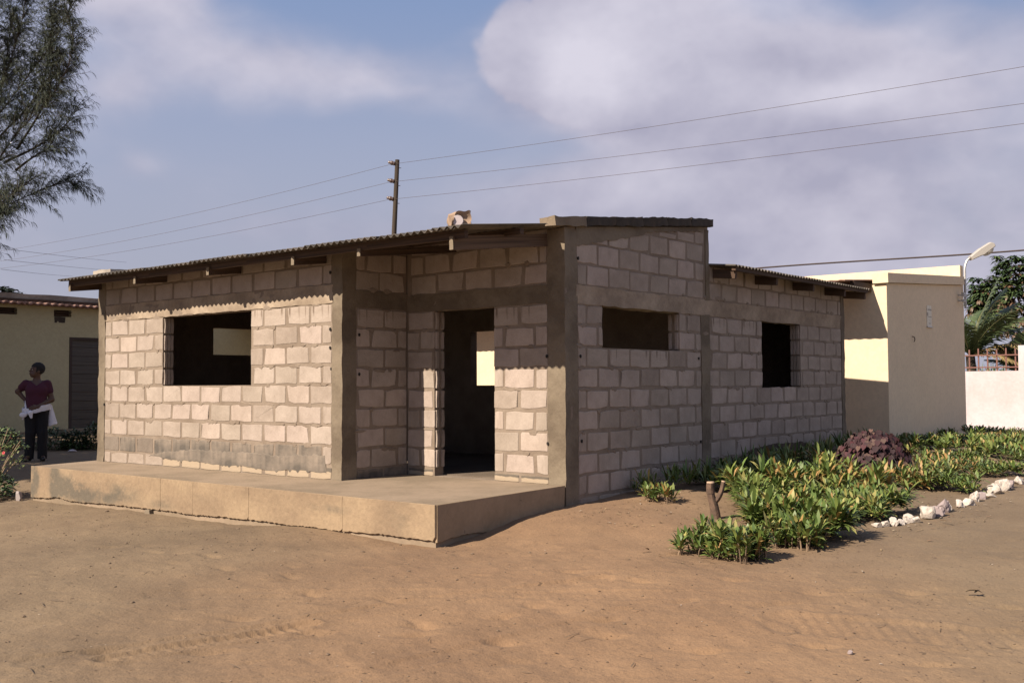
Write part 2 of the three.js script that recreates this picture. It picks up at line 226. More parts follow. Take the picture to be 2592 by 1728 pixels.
// outlines of a few block faces, worn edges
const blockGeos = []; {
  const r = rng(303);
  for (let k = 0; k < 26; k++) {
    const w = 0.396, h = 0.199, P = [], q = () => (r() - 0.5) * 0.015, chip = [0, 0, 0, 0].map(() => r() < 0.22 ? 0.012 + 0.03 * r() * r() : 0);
    const ring = [[-.5, -.44], [-.478, -.5], [-.17, -.5], [.17, -.5], [.478, -.5], [.5, -.44], [.5, .44], [.478, .5], [.17, .5], [-.17, .5], [-.478, .5], [-.5, .44]];
    for (const [a, b] of ring) { const cn = Math.abs(a) > 0.4 ? chip[(a > 0 ? 1 : 0) + (b > 0 ? 2 : 0)] : 0; P.push([a * w + q() - Math.sign(a) * cn * (Math.abs(a) === 0.5 ? 1 : 0.2), b * h + q() - Math.sign(b) * cn * (Math.abs(b) === 0.5 ? 0.8 : 0.1)]); }
    const pos = [], idx = [], n = P.length, zf = (r() - 0.5) * 0.002, tx = (r() - 0.5) * 0.006, ty = (r() - 0.5) * 0.009;
    const Z = (x, y, d) => d + zf + x * tx + y * ty;
    for (const [x, y] of P) pos.push(x * (1 - 0.005 / 0.2), y * (1 - 0.0045 / 0.1), Z(x, y, 0));
    for (const [x, y] of P) pos.push(x, y, Z(x, y, -0.0032));
    for (const [x, y] of P) pos.push(x, y, -0.03);
    for (let i = 1; i + 1 < n; i++) idx.push(0, i, i + 1);
    for (let t = 0; t < 2; t++) for (let i = 0; i < n; i++) { const j = (i + 1) % n, a = t * n; idx.push(a + i, a + n + i, a + n + j, a + i, a + n + j, a + j); }
    let g = new THREE.BufferGeometry(); g.setAttribute('position', new THREE.Float32BufferAttribute(pos, 3)); g.setIndex(idx); g = g.toNonIndexed(); g.computeVertexNormals(); metreUV(g);
    const uv = g.attributes.uv; for (let i = 0; i < uv.count; i++) uv.setXY(i, uv.getX(i) + (k % 5) * 0.198, uv.getY(i) + 0.0995);
    blockGeos.push(g);
  }
}
const blockList = [];
function wallPanel(pos, turn, outline, holes, thick = 0.15) {
  const s = new THREE.Shape(outline.map(a => new THREE.Vector2(...a)));
  for (const [x0, x1, y0, y1] of holes) { const h = new THREE.Path(); h.moveTo(x0, y0); h.lineTo(x0, y1); h.lineTo(x1, y1); h.lineTo(x1, y0); h.closePath(); s.holes.push(h); }
  const g = new THREE.ExtrudeGeometry(s, { depth: thick - 0.0055, bevelEnabled: false }); g.translate(0, 0, -thick);
  const m = part('wall', g, M.mortar, house); m.position.set(...pos); m.rotation.y = turn;
  return m;
}
const rB = rng(811);
// lay one course between u0 and u1, with joints at off + n*MOD, skipping holes
function course(wall, u0, u1, y0, y1, off, holes, pick, top) {
  const cuts = [[u0, u1]]; let segs = cuts;
  for (const [a, b, c, d] of holes) { if (y1 < c + 0.06 || y0 > d - 0.06) continue; segs = segs.flatMap(([s, e]) => b <= s || a >= e ? [[s, e]] : [[s, Math.min(e, a)], [Math.max(s, b), e]].filter(q => q[1] - q[0] > 0.03)); }
  for (const [s, e] of segs) {
    let n = Math.floor((s - off) / MOD);
    for (let x = off + n * MOD; x < e; x += MOD) {
      let a = Math.max(x + (x > s ? 0.0175 : 0), s + (holes.some(h => Math.abs(h[1] - s) < 1e-3) ? -0.004 : 0.008)), b = Math.min(x + MOD - (x + MOD < e ? 0.0175 : 0), e - (holes.some(h => Math.abs(h[0] - e) < 1e-3) ? -0.004 : 0.008));
      if (b - a < 0.035) continue;
      let t = y1; if (top) { t = Math.min(y1, top(a) - 0.02, top(b) - 0.02); if (t - y0 < 0.05) continue; }
      const j = (rB() - 0.5) * 0.016, jy = (rB() - 0.5) * 0.010;
      blockList.push({ wall, x: (a + b) / 2 + j * 0.4, y: (y0 + t) / 2 + jy, w: (b - a) * (1 + (rB() - 0.5) * 0.035), h: (t - y0) * (1 + (rB() - 0.5) * 0.03), geo: Math.floor(rB() * 26), mat: pick ? pick((a + b) / 2, rB()) : null, turn: rB() < 0.5 ? 1 : -1, rot: (rB() - 0.5) * 0.012 });
    }
  }
}
function rows(wall, u0, u1, topY, n, offEven, holes, pick, top) { for (let k = 1; k <= n; k++) { const y1 = topY - (k - 1) * V - 0.016, y0 = topY - k * V + 0.018; course(wall, u0, u1, y0, y1, offEven + (k % 2 ? MOD / 2 : 0), holes, pick ? (u, r) => pick(k, u, r) : null, top); } }
function rowsUp(wall, u0, u1, baseY, n, off, top) { for (let k = 0; k < n; k++) course(wall, u0, u1, baseY + k * V + 0.012, baseY + (k + 1) * V - 0.012, off + (k % 2 ? MOD / 2 : 0), [], null, top); }

// front wall (A), local u from its left corner
const aHoles = [[1.59, 3.47, 1.045, 1.943]];
const wallA = wallPanel([-5.093, 0, 0], 0, [[0, -0.5], [5.088, -0.5], [5.088, roofY(0)], [0, roofY(0)]], aHoles);
const aOff = 5.093 - 0.331;
rows(wallA, 0.17, 4.925, 1.945, 8, aOff, aHoles, (k, u, r) => k === 1 ? (u > 3.4 || r < 0.4 ? dripMat : null) : k === 8 ? (u < 0.35 ? null : u < 2.0 && r < 0.7 ? stainGrey : smearMat) : (k === 2 && u > 3.8 && u < 4.25) || (k === 3 && u > 3.4 && u < 3.7) || (k === 6 && u < 0.45) ? greyBlock : null);
course(wallA, 0.17, 4.925, 0.004, 0.145 - 0.01, aOff + MOD / 2, [], () => footMat);
rowsUp(wallA, 0.17, 4.925, 2.158, 2, aOff, () => roofY(0) + 0.01);
// door wall
const dHoles = [[0.435, 1.34, -0.02, 1.885]];
const wallD = wallPanel([0, 0, -1.004], 0, [[0, -0.5], [2.296, -0.5], [2.296, roofY(-1)], [0, roofY(-1)]], [[0.435, 1.34, 0.001, 1.885]]);
rows(wallD, 0, 2.07, 1.885, 8, 1.897 - MOD * 5, dHoles, (k, u, r) => k === 1 && r < 0.7 ? dripMat : null);
course(wallD, 0, 2.07, 0.004, 0.075, 1.69 - MOD * 5, dHoles, () => footMat);
rowsUp(wallD, 0.06, 2.07, 2.085, 3, 1.75 - MOD * 5, () => roofY(-1) + 0.01);
// side of the porch recess (faces the door approach)
const wallR = wallPanel([0, 0, 0], Math.PI / 2, [[0.02, -0.5], [1.004, -0.5], [1.004, roofY(-1)], [0.02, roofY(0)]], []);
rows(wallR, 0.2, 0.998, 1.905, 8, 0.43, [], (k, u, r) => k < 3 && r < 0.6 ? dripMat : null);
course(wallR, 0.2, 0.998, 0.004, 0.095, 0.63, [], () => smearMat);
rowsUp(wallR, 0.2, 0.998, 2.10, 2, 0.56, u => roofY(-u) + 0.01);
// long side wall (B)
const copY = u => 2.667 + 0.1115 * u, bRoof = 2.515;
const bHoles = [[0.686, 2.335, 1.428, 1.887], [4.536, 5.79, 0.972, 1.887]];
const wallB = wallPanel([2.297, 0, -1.004], Math.PI / 2, [[0.01, -0.6], [7.445, -0.6], [7.445, bRoof + 0.02], [3.06, bRoof + 0.02], [3.06, copY(3.06)], [0.01, copY(0)]], bHoles);
const stainB = (k, u, r) => k === 1 && r < 0.6 ? dripMat : k === 3 && u > 0.6 && u < 2.5 && r < 0.75 ? dripMat : k === 7 && r > 0.8 ? greyBlock : k >= 9 && u > 3.1 ? smearMat : r > 0.93 ? greyBlock : null;
rows(wallB, 0.225, 2.847, 1.885, 10, 0.594, bHoles, stainB);
rows(wallB, 3.066, 7.31, 1.885, 10, 3.317, bHoles, stainB);
rowsUp(wallB, 0.225, 2.95, 2.085, 4, 0.40, u => copY(u) - 0.035);
rowsUp(wallB, 3.08, 7.31, 2.085, 2, 3.4, () => bRoof + 0.015);

// concrete columns and ring beams
const conc = (name, g, m = M.column) => part(name, g, m, house);
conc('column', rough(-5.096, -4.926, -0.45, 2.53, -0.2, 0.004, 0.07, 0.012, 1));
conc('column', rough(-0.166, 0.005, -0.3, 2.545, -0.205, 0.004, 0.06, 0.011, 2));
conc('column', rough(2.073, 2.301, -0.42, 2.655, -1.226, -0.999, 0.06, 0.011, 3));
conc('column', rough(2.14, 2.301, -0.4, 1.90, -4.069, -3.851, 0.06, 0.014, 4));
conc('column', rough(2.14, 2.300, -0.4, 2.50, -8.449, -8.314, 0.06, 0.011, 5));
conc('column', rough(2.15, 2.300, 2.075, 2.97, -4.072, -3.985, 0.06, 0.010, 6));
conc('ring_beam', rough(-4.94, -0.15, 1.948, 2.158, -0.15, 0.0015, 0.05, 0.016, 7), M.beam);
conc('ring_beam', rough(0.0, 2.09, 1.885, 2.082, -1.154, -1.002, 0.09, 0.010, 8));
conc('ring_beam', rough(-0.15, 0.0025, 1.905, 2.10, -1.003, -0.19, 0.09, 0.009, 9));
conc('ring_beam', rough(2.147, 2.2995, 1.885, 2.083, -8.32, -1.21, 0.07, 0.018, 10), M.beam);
{ // cement smeared under the sloping coping
  const s = new THREE.Shape(); const r = rng(17); s.moveTo(0.2, copY(0.2)); for (let u = 0.2; u <= 1.55; u += 0.06) s.lineTo(u, copY(u) - 0.20 + 0.075 * (u - 0.2) + (r() - 0.5) * 0.03); for (let u = 1.6; u <= 2.95; u += 0.06) s.lineTo(u, copY(u) - 0.055 + (r() - 0.5) * 0.02); s.lineTo(2.98, copY(2.98));
  const g = new THREE.ExtrudeGeometry(s, { depth: 0.018, bevelEnabled: false }); g.translate(0, 0, -0.012); const m = conc('cement_patch', g); m.position.set(2.297, 0, -1.004); m.rotation.y = Math.PI / 2;
}
{ // splashed, cement-smeared coat along the foot of the front wall
  const r = rng(19), P = []; for (let u = 1.3; u <= 4.86; u += 0.035) P.push([u, 0.075 + 0.05 * smooth(3.2, 1.2, u) + 0.03 * fbm(u * 4, 1, 8, 3) - (r() < 0.25 ? 0.035 * r() : 0)]); const T = []; for (let u = 1.34; u <= 4.84; u += 0.045) T.push([u, 0.235 + 0.05 * fbm(u * 2.3, 4, 2, 4, 0.6) + 0.025 * (r() - 0.5) - 0.09 * smooth(2.4, 1.34, u)]); P.push(...T.reverse());
  const g = new THREE.ExtrudeGeometry(new THREE.Shape(P.map(q => new THREE.Vector2(...q))), { depth: 0.010, bevelEnabled: true, bevelSize: 0.004, bevelThickness: 0.002, bevelSegments: 1 }); g.translate(0, 0, -0.0085); conc('cement_patch', g).position.set(-5.093, 0, 0); house.children[house.children.length - 1].material = smearMat;
}
{
  const r = rng(23), P = [[3.2, -0.5], [7.28, -0.5]], T = []; for (let u = 3.2; u <= 7.28; u += 0.05) T.push([u, -0.06 + 0.24 * smooth(3.2, 4.4, u) * smooth(7.4, 5.6, u) + 0.05 * fbm(u * 2.3, 4, 6, 4) + 0.015 * (r() - 0.5)]); P.push(...T.reverse());
  const g = new THREE.ExtrudeGeometry(new THREE.Shape(P.map(q => new THREE.Vector2(...q))), { depth: 0.008, bevelEnabled: false }); g.translate(0, 0, -0.005); const m = conc('grime_patch', g); m.position.set(2.297, 0, -1.004); m.rotation.y = Math.PI / 2; m.material = std({ ...tDark, color: new THREE.Color().setRGB(1.5, 1.3, 1.1) });
}
// worn reveals of the openings: hollow block ends (webs) course by course
const webG = [0, 1, 2].map(i => rough(-0.018, 0.018, -0.098, 0.098, -0.012, 0.012, 0.05, 0.006, 40 + i));
function reveal(x, z, alongX, sign, yTop, n, from) { // webs stand on the jamb that the picture sees
  for (let k = 0; k < n; k++) for (const o of from) { const m = part('block_web', webG[(k + Math.round(o * 100)) % 3], blockMats[(k + 1) % 6], house); m.position.set(alongX ? x + sign * 0.010 : x - o, yTop - (k + 0.5) * V, alongX ? z - o : z + sign * 0.010); if (alongX) m.rotation.y = Math.PI / 2; }
}
reveal(-3.503, 0, true, 1, 1.943, 4, [0.04, 0.085, 0.13]);
reveal(0.435, -1.004, true, 1, 1.885, 8, [0.04, 0.13]);
reveal(2.297, -3.339, false, 1, 1.885, 2, [0.045, 0.13]);
reveal(2.297, -6.794, false, 1, 1.885, 4, [0.04, 0.085, 0.13]);
// hidden sides: left wall with a high window, rear wall with a window, rear room
const plainWall = (pos, turn, w, h0, h1, holes) => wallPanel(pos, turn, [[0, -0.4], [w, -0.4], [w, h1], [0, h0]], holes);
plainWall([-5.093, 0, -4.15], -Math.PI / 2, 4.0, roofY(-4.15), roofY(-0.15), [[0.9, 2.37, 1.515, 1.925]]);
plainWall([-0.6, 0, -4.15], Math.PI, 4.48, roofY(-4.1), roofY(-4.1), [[0.12, 1.065, 1.025, 1.827]]);
plainWall([2.14, 0, -4.15], Math.PI, 2.74, 3.03, roofY(-4.1), []);
plainWall([-0.6, 0, -8.45], -Math.PI / 2, 4.3, 2.8, 2.8, []);
plainWall([2.13, 0, -8.449], Math.PI, 2.73, 2.53, 2.8, []);
wallPanel([-0.05, 0, -3.98], Math.PI / 2, [[0, -0.3], [1.7, -0.3], [1.7, 2.6], [0, 2.9]].map(([a, b]) => [a - 1.0 + 1.0, b]), []);
part('floor_slab', mergeGeometries([span(-4.94, -0.16, -0.3, 0.012, -4.0, -0.16), span(-0.155, 2.14, -0.3, 0.013, -4.0, -1.16), span(-0.44, 2.14, -0.3, 0.011, -8.3, -4.16)]), std({ ...tMort, color: new THREE.Color().setRGB(0.6, 0.58, 0.55) }), house);

// roof: corrugated sheets, rafters, purlins
function corrugated(L, D, pitch, amp, th, sheetW) { // along x: waves, along z: depth
  const n = Math.round(L / pitch * 8), nd = 2, mk = (o) => { const a = []; for (let j = 0; j <= nd; j++) for (let i = 0; i <= n; i++) { const x = i / n * L; a.push(x, o + amp * Math.sin(x / pitch * 6.283) + 0.006 * noise3(x * 1.3, j * 2.1, 3.3) + (sheetW && Math.floor(x / sheetW) % 2 ? 0.004 : 0), -j / nd * D); } return a; };
  const t = mk(th), b = mk(0), pos = [...t, ...b], N = (n + 1) * (nd + 1), idx = [];
  for (let j = 0; j < nd; j++) for (let i = 0; i < n; i++) { const a = j * (n + 1) + i, c = a + n + 1; idx.push(a, a + 1, c, a + 1, c + 1, c, N + a, N + c, N + a + 1, N + a + 1, N + c, N + c + 1); }
  for (const j of [0, nd]) for (let i = 0; i < n; i++) { const a = j * (n + 1) + i; j ? idx.push(a, a + 1, N + a, a + 1, N + a + 1, N + a) : idx.push(a, N + a, a + 1, a + 1, N + a, N + a + 1); }
  for (const i of [0, n]) for (let j = 0; j < nd; j++) { const a = j * (n + 1) + i, c = a + n + 1; idx.push(a, c, N + a, c, N + c, N + a); }
  let g = new THREE.BufferGeometry(); g.setAttribute('position', new THREE.Float32BufferAttribute(pos, 3)); g.setIndex(idx); g = g.toNonIndexed(); g.computeVertexNormals(); return metreUV(g);
}
const slope = Math.atan(0.122);
{ const sheets = 7, L = 7.31 / sheets; for (let k = 0; k < sheets; k++) { const g = corrugated(L + 0.06, 4.93, 0.0915, 0.014, 0.006); const m = part('roof_sheet', g, M.roof, house); m.position.set(-5.17 + k * L, roofY(0.57) + 0.012 + (k % 2) * 0.004, 0.57 + 0.012 * Math.sin(k * 2.7)); m.rotation.x = slope; }
  const m = part('roof_sheet', corrugated(0.40, 1.30, 0.0915, 0.014, 0.006), M.roof, house); m.position.set(1.905, roofY(0.57) + 0.017, 0.578); m.rotation.x = slope; }
function beam(name, w, h, l, x, y, z, mat, ry = 0, rx = 0) { const m = part(name, rough(-w / 2, w / 2, -h, 0, -l, 0, 0.3, 0.006, x * 3 + z), mat, house); m.position.set(x, y, z); m.rotation.set(rx, ry, 0, 'YXZ'); return m; }
for (const [x, z, h] of [[-5.045, .46, .095], [-3.43, .45, .095], [-1.85, .45, .095], [-.285, .45, .095], [.755, .44, .085], [2.05, .45, .13]]) { beam('rafter', 0.05, h, x > 0.5 ? 1.5 : 1.2, x, 2.437, z, x > 1 ? M.wood : M.woodDark, 0, slope); part('rafter_end', rough(-0.024, 0.024, -h + 0.002, -0.002, 0, 0.006, 0.05, 0.003, x), M.column, house).position.set(x, 2.437, z + 0.001); }
for (const [z, x0, x1, h] of [[.43, -5.14, 2.2, .078], [-.30, -5.12, 2.285, .06]]) { const m = part('purlin', rough(0, x1 - x0, -h, 0, -0.05, 0, 0.5, 0.008, z), M.woodDark, house); m.position.set(x0, roofY(z) - 0.004, z); }
// main-roof coping along the side wall: concrete blocks laid end to end
{ const n = 6; for (let k = 0; k < n; k++) { const u0 = -0.20 + k * 3.33 / n, u1 = u0 + 3.33 / n - 0.008; const m = part('coping_stone', rough(0, u1 - u0, 0, 0.098, -0.165, 0.05, 0.06, 0.02, k * 3), k ? M.coping : std({ ...tCol, color: new THREE.Color().setRGB(1.05, 1.02, 1.0) }), house); m.position.set(2.297, copY(u0) + 0.006, -1.004 - u0); m.rotation.set(0, Math.PI / 2, Math.atan(0.1115), 'YXZ'); } }
{ const m = part('coping_stone', rough(-5.4, -4.95, 0, 0.06, -0.42, 0, 0.07, 0.012, 9), M.greyCoping, house); m.position.set(0, 2.632, -0.08); m.rotation.x = 0.02; }
// rear-wing roof, waves run along the side wall, falling towards +x
{ const L = 4.53, g = corrugated(L, 3.4, 0.0915, 0.014, 0.006); const h = new THREE.Group(); const m = part('roof_sheet', g, M.roof, house); m.rotation.set(Math.atan(0.10), Math.PI / 2, 0, 'YXZ'); m.position.set(2.665, 2.492, -4.08); }
for (const [z, l] of [[-4.17, .55], [-5.35, .5], [-6.55, .5], [-7.7, .5], [-8.53, .7]]) { const m = part('rafter', rough(0, l, -0.115, 0, -0.05, 0, 0.3, 0.006, z), z < -8 ? M.wood : M.woodDark, house); m.position.set(2.62 - l, 2.455 + l * 0.1, z); m.rotation.z = -Math.atan(0.10); }
{ const m = part('purlin', rough(0, 4.46, -0.05, 0, -0.05, 0, 0.5, 0.006, 5), M.woodDark, house); m.position.set(2.64, 2.49, -4.12); m.rotation.y = Math.PI / 2; }
{ const m = part('purlin', rough(0, 4.46, -0.05, 0, -0.05, 0, 0.5, 0.006, 6), M.woodDark, house); m.position.set(2.28, 2.525, -4.12); m.rotation.y = Math.PI / 2; }
// rust pegs left in the columns and holes
for (const [x, y, z, t] of [[-.19, 1.66, .004, 0], [-.19, 1.455, .004, 0], [-.17, 1.22, .004, 0], [2.065, 1.33, -.998, 0], [2.07, .42, -.998, 0], [2.302, 1.33, -1.27, 1], [2.302, .44, -1.28, 1], [2.302, 2.36, -1.24, 1], [2.302, 1.345, -3.78, 1], [2.302, .32, -3.8, 1], [-4.93, .79, .004, 0], [-.19, 2.29, .004, 0], [0.004, 1.6, -.25, 1], [0.004, 1.16, -.25, 1]]) { const g = new THREE.CylinderGeometry(0.014, 0.012, 0.014, 7); g.rotateX(Math.PI / 2); const m = part('peg', g, M.hole, house); m.position.set(x, y, z); if (t) m.rotation.y = Math.PI / 2; m.scale.y = 1.4; }
// mortar squeezed out over the joints
for (const [wall, w, h0, h1, n, sd] of [[wallA, 4.9, 0.35, 1.9, 85, 1], [wallD, 2.05, 0.1, 2.5, 26, 2], [wallB, 7.2, -0.1, 2.3, 120, 3], [wallR, 0.95, 0.1, 2.3, 14, 4]]) {
  const r = rng(900 + sd), gs = [];
  for (let k = 0; k < n; k++) {
    const base = wall === wallA ? 1.945 : 1.885, y = base - Math.round((base - mix(h0, h1, r())) / V) * V + (r() - 0.5) * 0.02, x = 0.25 + (w - 0.35) * r(), a = 0.03 + 0.13 * r() * r(), b = 0.012 + 0.018 * r();
    if ((wall === wallA && x > 1.5 && x < 3.55 && y > 0.98) || (wall === wallD && x > 0.3 && x < 1.45) || (wall === wallB && ((x > 0.6 && x < 2.42 && y > 1.36) || (x > 4.45 && x < 5.88 && y > 0.9)))) continue;
    const pos = [], idx = [], N = 11, rr = [...Array(N)].map(() => [0.7 + 0.6 * r(), 0.6 + 0.8 * r(), 0.012 * r()]);
    for (const [f, z] of [[0.72, 0.0032], [1, -0.007]]) for (let i = 0; i < N; i++) { const t = i / N * 6.283; pos.push(x + a * f * Math.cos(t) * rr[i][0], y + b * f * Math.sin(t) * rr[i][1] - (Math.sin(t) < -0.5 ? rr[i][2] : 0), z); }
    pos.push(x, y, 0.0036); for (let i = 0; i < N; i++) { const q = (i + 1) % N; idx.push(2 * N, i, q, i, N + i, N + q, i, N + q, q); }
    let g = new THREE.BufferGeometry(); g.setAttribute('position', new THREE.Float32BufferAttribute(pos, 3)); g.setIndex(idx); g = g.toNonIndexed(); g.computeVertexNormals(); metreUV(g); gs.push(g);
  }
  part('mortar_smears', mergeGeometries(gs), M.mortar, wall, 'stuff');
}
// blocks: the 300 largest as pieces of their walls, the rest as one part
{
  const cam = camera.position, v = new THREE.Vector3(), n = new THREE.Vector3();
  for (const b of blockList) { b.wall.updateMatrixWorld(true); v.set(b.x, b.y, 0); b.wall.localToWorld(v); n.set(0, 0, 1).transformDirection(b.wall.matrixWorld); const d = cam.clone().sub(v), L = d.length(); b.size = b.w * b.h * Math.max(0.05, n.dot(d) / L) / (L * L); }
  blockList.sort((a, b) => b.size - a.size);
  const rest = []; house.updateMatrixWorld(true);
  blockList.forEach((b, i) => {
    const mat = b.mat || blockMats[(b.geo * 7 + i) % 6];
    const m = shade(new THREE.Mesh(blockGeos[b.geo], mat)); m.name = 'block'; m.position.set(b.x, b.y, 0); m.rotation.z = b.rot + (b.turn < 0 && !b.mat ? Math.PI : 0); m.scale.set(b.w / 0.396, b.h / 0.199, 1);
    if (i < 300) b.wall.add(m); else { m.updateMatrix(); const g = blockGeos[b.geo].clone(); g.applyMatrix4(m.matrix); g.applyMatrix4(b.wall.matrixWorld); rest.push(g); }
  });
  console.log('blocks', blockList.length, 'rest', rest.length);
  if (rest.length) part('blocks', mergeGeometries(rest), blockMats[1], house, 'stuff');
}

// ------------------------------------------------------------------ porch slab in front of the house
const porch = thing('porch_slab', 'raised concrete porch slab with cracked yellowish plaster front before the house', 'porch');
{
  const s = new THREE.Shape([[2.435, 1.082], [-4.91, 1.0], [-5.235, -0.11], [-5.05, -0.10], [-5.05, 0.02], [0.02, 0.02], [0.02, -0.98], [2.285, -0.98]].map(a => new THREE.Vector2(a[0], -a[1])));
  let g = new THREE.ExtrudeGeometry(s, { depth: 0.7, bevelEnabled: false }); g.rotateX(-Math.PI / 2); g.translate(0, -0.715, 0); metreUV(g); part('slab', g, M.screed, porch);
  const top = new THREE.ExtrudeGeometry(s, { depth: 0.012, bevelEnabled: false }); top.rotateX(-Math.PI / 2); top.translate(0, -0.012, 0); metreUV(top); part('screed', top, M.screed, porch);
  const W = 7.4, stains = [[0.62, -.14, .12, .24, .9], [1.0, -.24, .36, .16, .75], [1.5, -.28, .5, .14, .65], [2.2, -.22, .4, .13, .4], [0.10, -.2, .12, .32, .8], [3.9, -.18, .3, .06, .22], [5.95, -.13, .45, .05, .3], [6.9, -.2, .2, .12, .2], [3.1, -.3, .3, .08, .3]];
  const plaster = tex(2048, 256, (x, y) => { const u = x * W, v = -0.45 * (1 - y); let c = mixc([0.261, 0.19, 0.12], [0.196, 0.139, 0.089], clamp(0.5 + 1.5 * fbm(u * 2.2, v * 3.4, 3, 6, 0.6))); let g = 0; for (const [a, b, ra, rb, k] of stains) { const q = ((u - a) / ra) ** 2 + ((v - b) / rb) ** 2; if (q < 6) g += k * Math.exp(-q); } g = smooth(0.05, 0.75, g * (0.8 + 1.2 * fbm(u * 5, v * 6, 7, 5, 0.65)) * 1.25 + 0.45 * Math.max(0, fbm(u * 1.6, v * 4, 9, 4))); c = mixc(c, [0.085, 0.075, 0.058], g * 0.85); return mulc(c, 1 + 0.12 * fbm(u * 40, v * 40, 1, 2)); }, true, 1 / W, 1 / 0.45);
  const pm = std({ map: plaster, bumpMap: tMort.bumpMap, bumpScale: 0.006 });
  // plaster skin in pieces parted by the cracks, torn lower edge
  const edge = u => -0.395 + 0.093 * u / 7.37 + 0.014 * fbm(u * 3, 1, 2, 4) + 0.02 * smooth(1.0, 0.75, u) * smooth(0.4, 0.7, u);
  const crack = [0, 3.08, 3.72, 4.72, 6.17, 7.37], wob = (u, y, s) => 0.010 * fbm(y * 14, u, s, 3);
  for (let k = 0; k < 5; k++) {
    const a = crack[k], b = crack[k + 1], r = rng(600 + k), P = [];
    for (let y = -0.002; y > edge(a) + 0.01; y -= 0.03) P.push([a + (k ? [0, .005, .0025, .004, .003][k] + wob(a, y, k) : 0), y]);
    for (let u = a; u < b - 0.01; u += 0.025) P.push([u, edge(u) + (r() - 0.5) * 0.012]);
    const rt = []; for (let y = -0.002; y > edge(b) + 0.01; y -= 0.03) rt.push([b - (k < 4 ? [.005, .0025, .004, .003][k] - wob(b, y, k + 1) : 0), y]); P.push(...rt.reverse());
    const sh = new THREE.Shape(P.map(q => new THREE.Vector2(...q))); let pg = new THREE.ExtrudeGeometry(sh, { depth: 0.022, bevelEnabled: true, bevelSize: 0.003, bevelThickness: 0.004, bevelSegments: 1 });
    const uv = pg.attributes.uv, pp = pg.attributes.position; for (let i = 0; i < uv.count; i++) uv.setXY(i, pp.getX(i), pp.getY(i));
    const m = part('plaster_panel', pg, pm, porch); m.position.set(-4.925, 0.002, 0.999); m.rotation.y = -Math.atan2(0.082, 7.345);
  }
  // right end of the slab: plastered, with its own torn edge
  { const P = [[0, -0.002]]; const r = rng(640); const lo = u => -0.31 + 0.10 * smooth(0.2, 2, u) * 0 + 0.02 * fbm(u * 4, 3, 3, 3); for (let u = 0; u <= 2.06; u += 0.03) P.push([u, lo(u) + (r() - 0.5) * 0.01]); P.push([2.06, -0.002]);
    const pg = new THREE.ExtrudeGeometry(new THREE.Shape(P.map(q => new THREE.Vector2(...q))), { depth: 0.018, bevelEnabled: true, bevelSize: 0.003, bevelThickness: 0.003, bevelSegments: 1 }); const m = part('plaster_panel', pg, std({ ...tScreed, color: new THREE.Color().setRGB(1.15, 1.1, 1.0) }), porch); m.position.set(2.436, 0.001, 1.085); m.rotation.y = Math.atan2(2.06, -0.15) ; }
  part('broken_lump', rough(-0.05, 0.05, -0.03, 0.03, -0.02, 0.03, 0.02, 0.03, 5), M.column, porch).position.set(-2.07, -0.385, 1.045);
}
// ------------------------------------------------------------------ stone on the roof edge
function rockGeo(w, h, d, seed, amp = 0.25, flat = 0) {
  let g = mergeVertices(new THREE.IcosahedronGeometry(0.5, 3).deleteAttribute('uv').deleteAttribute('normal')); const p = g.attributes.position, q = new THREE.Vector3();
  for (let i = 0; i < p.count; i++) { q.fromBufferAttribute(p, i); const k = 1 + amp * fbm(q.x * 2.4 + seed, q.y * 2.4, q.z * 2.4, 3); q.multiplyScalar(k); for (let a = 0; a < 5; a++) { const th = seed * 7.3 + a * 2.4, ph = Math.sin(seed * 3.1 + a * 1.7), nx = Math.cos(th) * Math.sqrt(1 - ph * ph), ny = ph, nz = Math.sin(th) * Math.sqrt(1 - ph * ph), dd = q.x * nx + q.y * ny + q.z * nz - (0.36 + 0.06 * Math.sin(a + seed)); if (dd > 0) { q.x -= nx * dd; q.y -= ny * dd; q.z -= nz * dd; } } p.setXYZ(i, q.x * w, q.y * h, q.z * d); }
  g = g.toNonIndexed(); g.computeVertexNormals(); return metreUV(g);
}
{
  const t = thing('concrete_lump', 'broken lump of concrete core lying on the roof edge above the porch', 'rubble', [2.07, 2.585, 0.36]);
  const g = rough(-0.11, 0.11, -0.068, 0.068, -0.09, 0.09, 0.022, 0.05, 12); part('lump', g, std({ ...tMort, color: new THREE.Color().setRGB(1.35, 1.2, 1.1) }), t).rotation.set(0.1, 0.75, 0.08);
  const f = new THREE.CylinderGeometry(0.05, 0.055, 0.02, 14); f.rotateX(Math.PI / 2); const m = part('smooth_core', f, std({ ...tWhite }), t); m.position.set(0.055, -0.006, 0.085); m.rotation.y = 0.75;
}
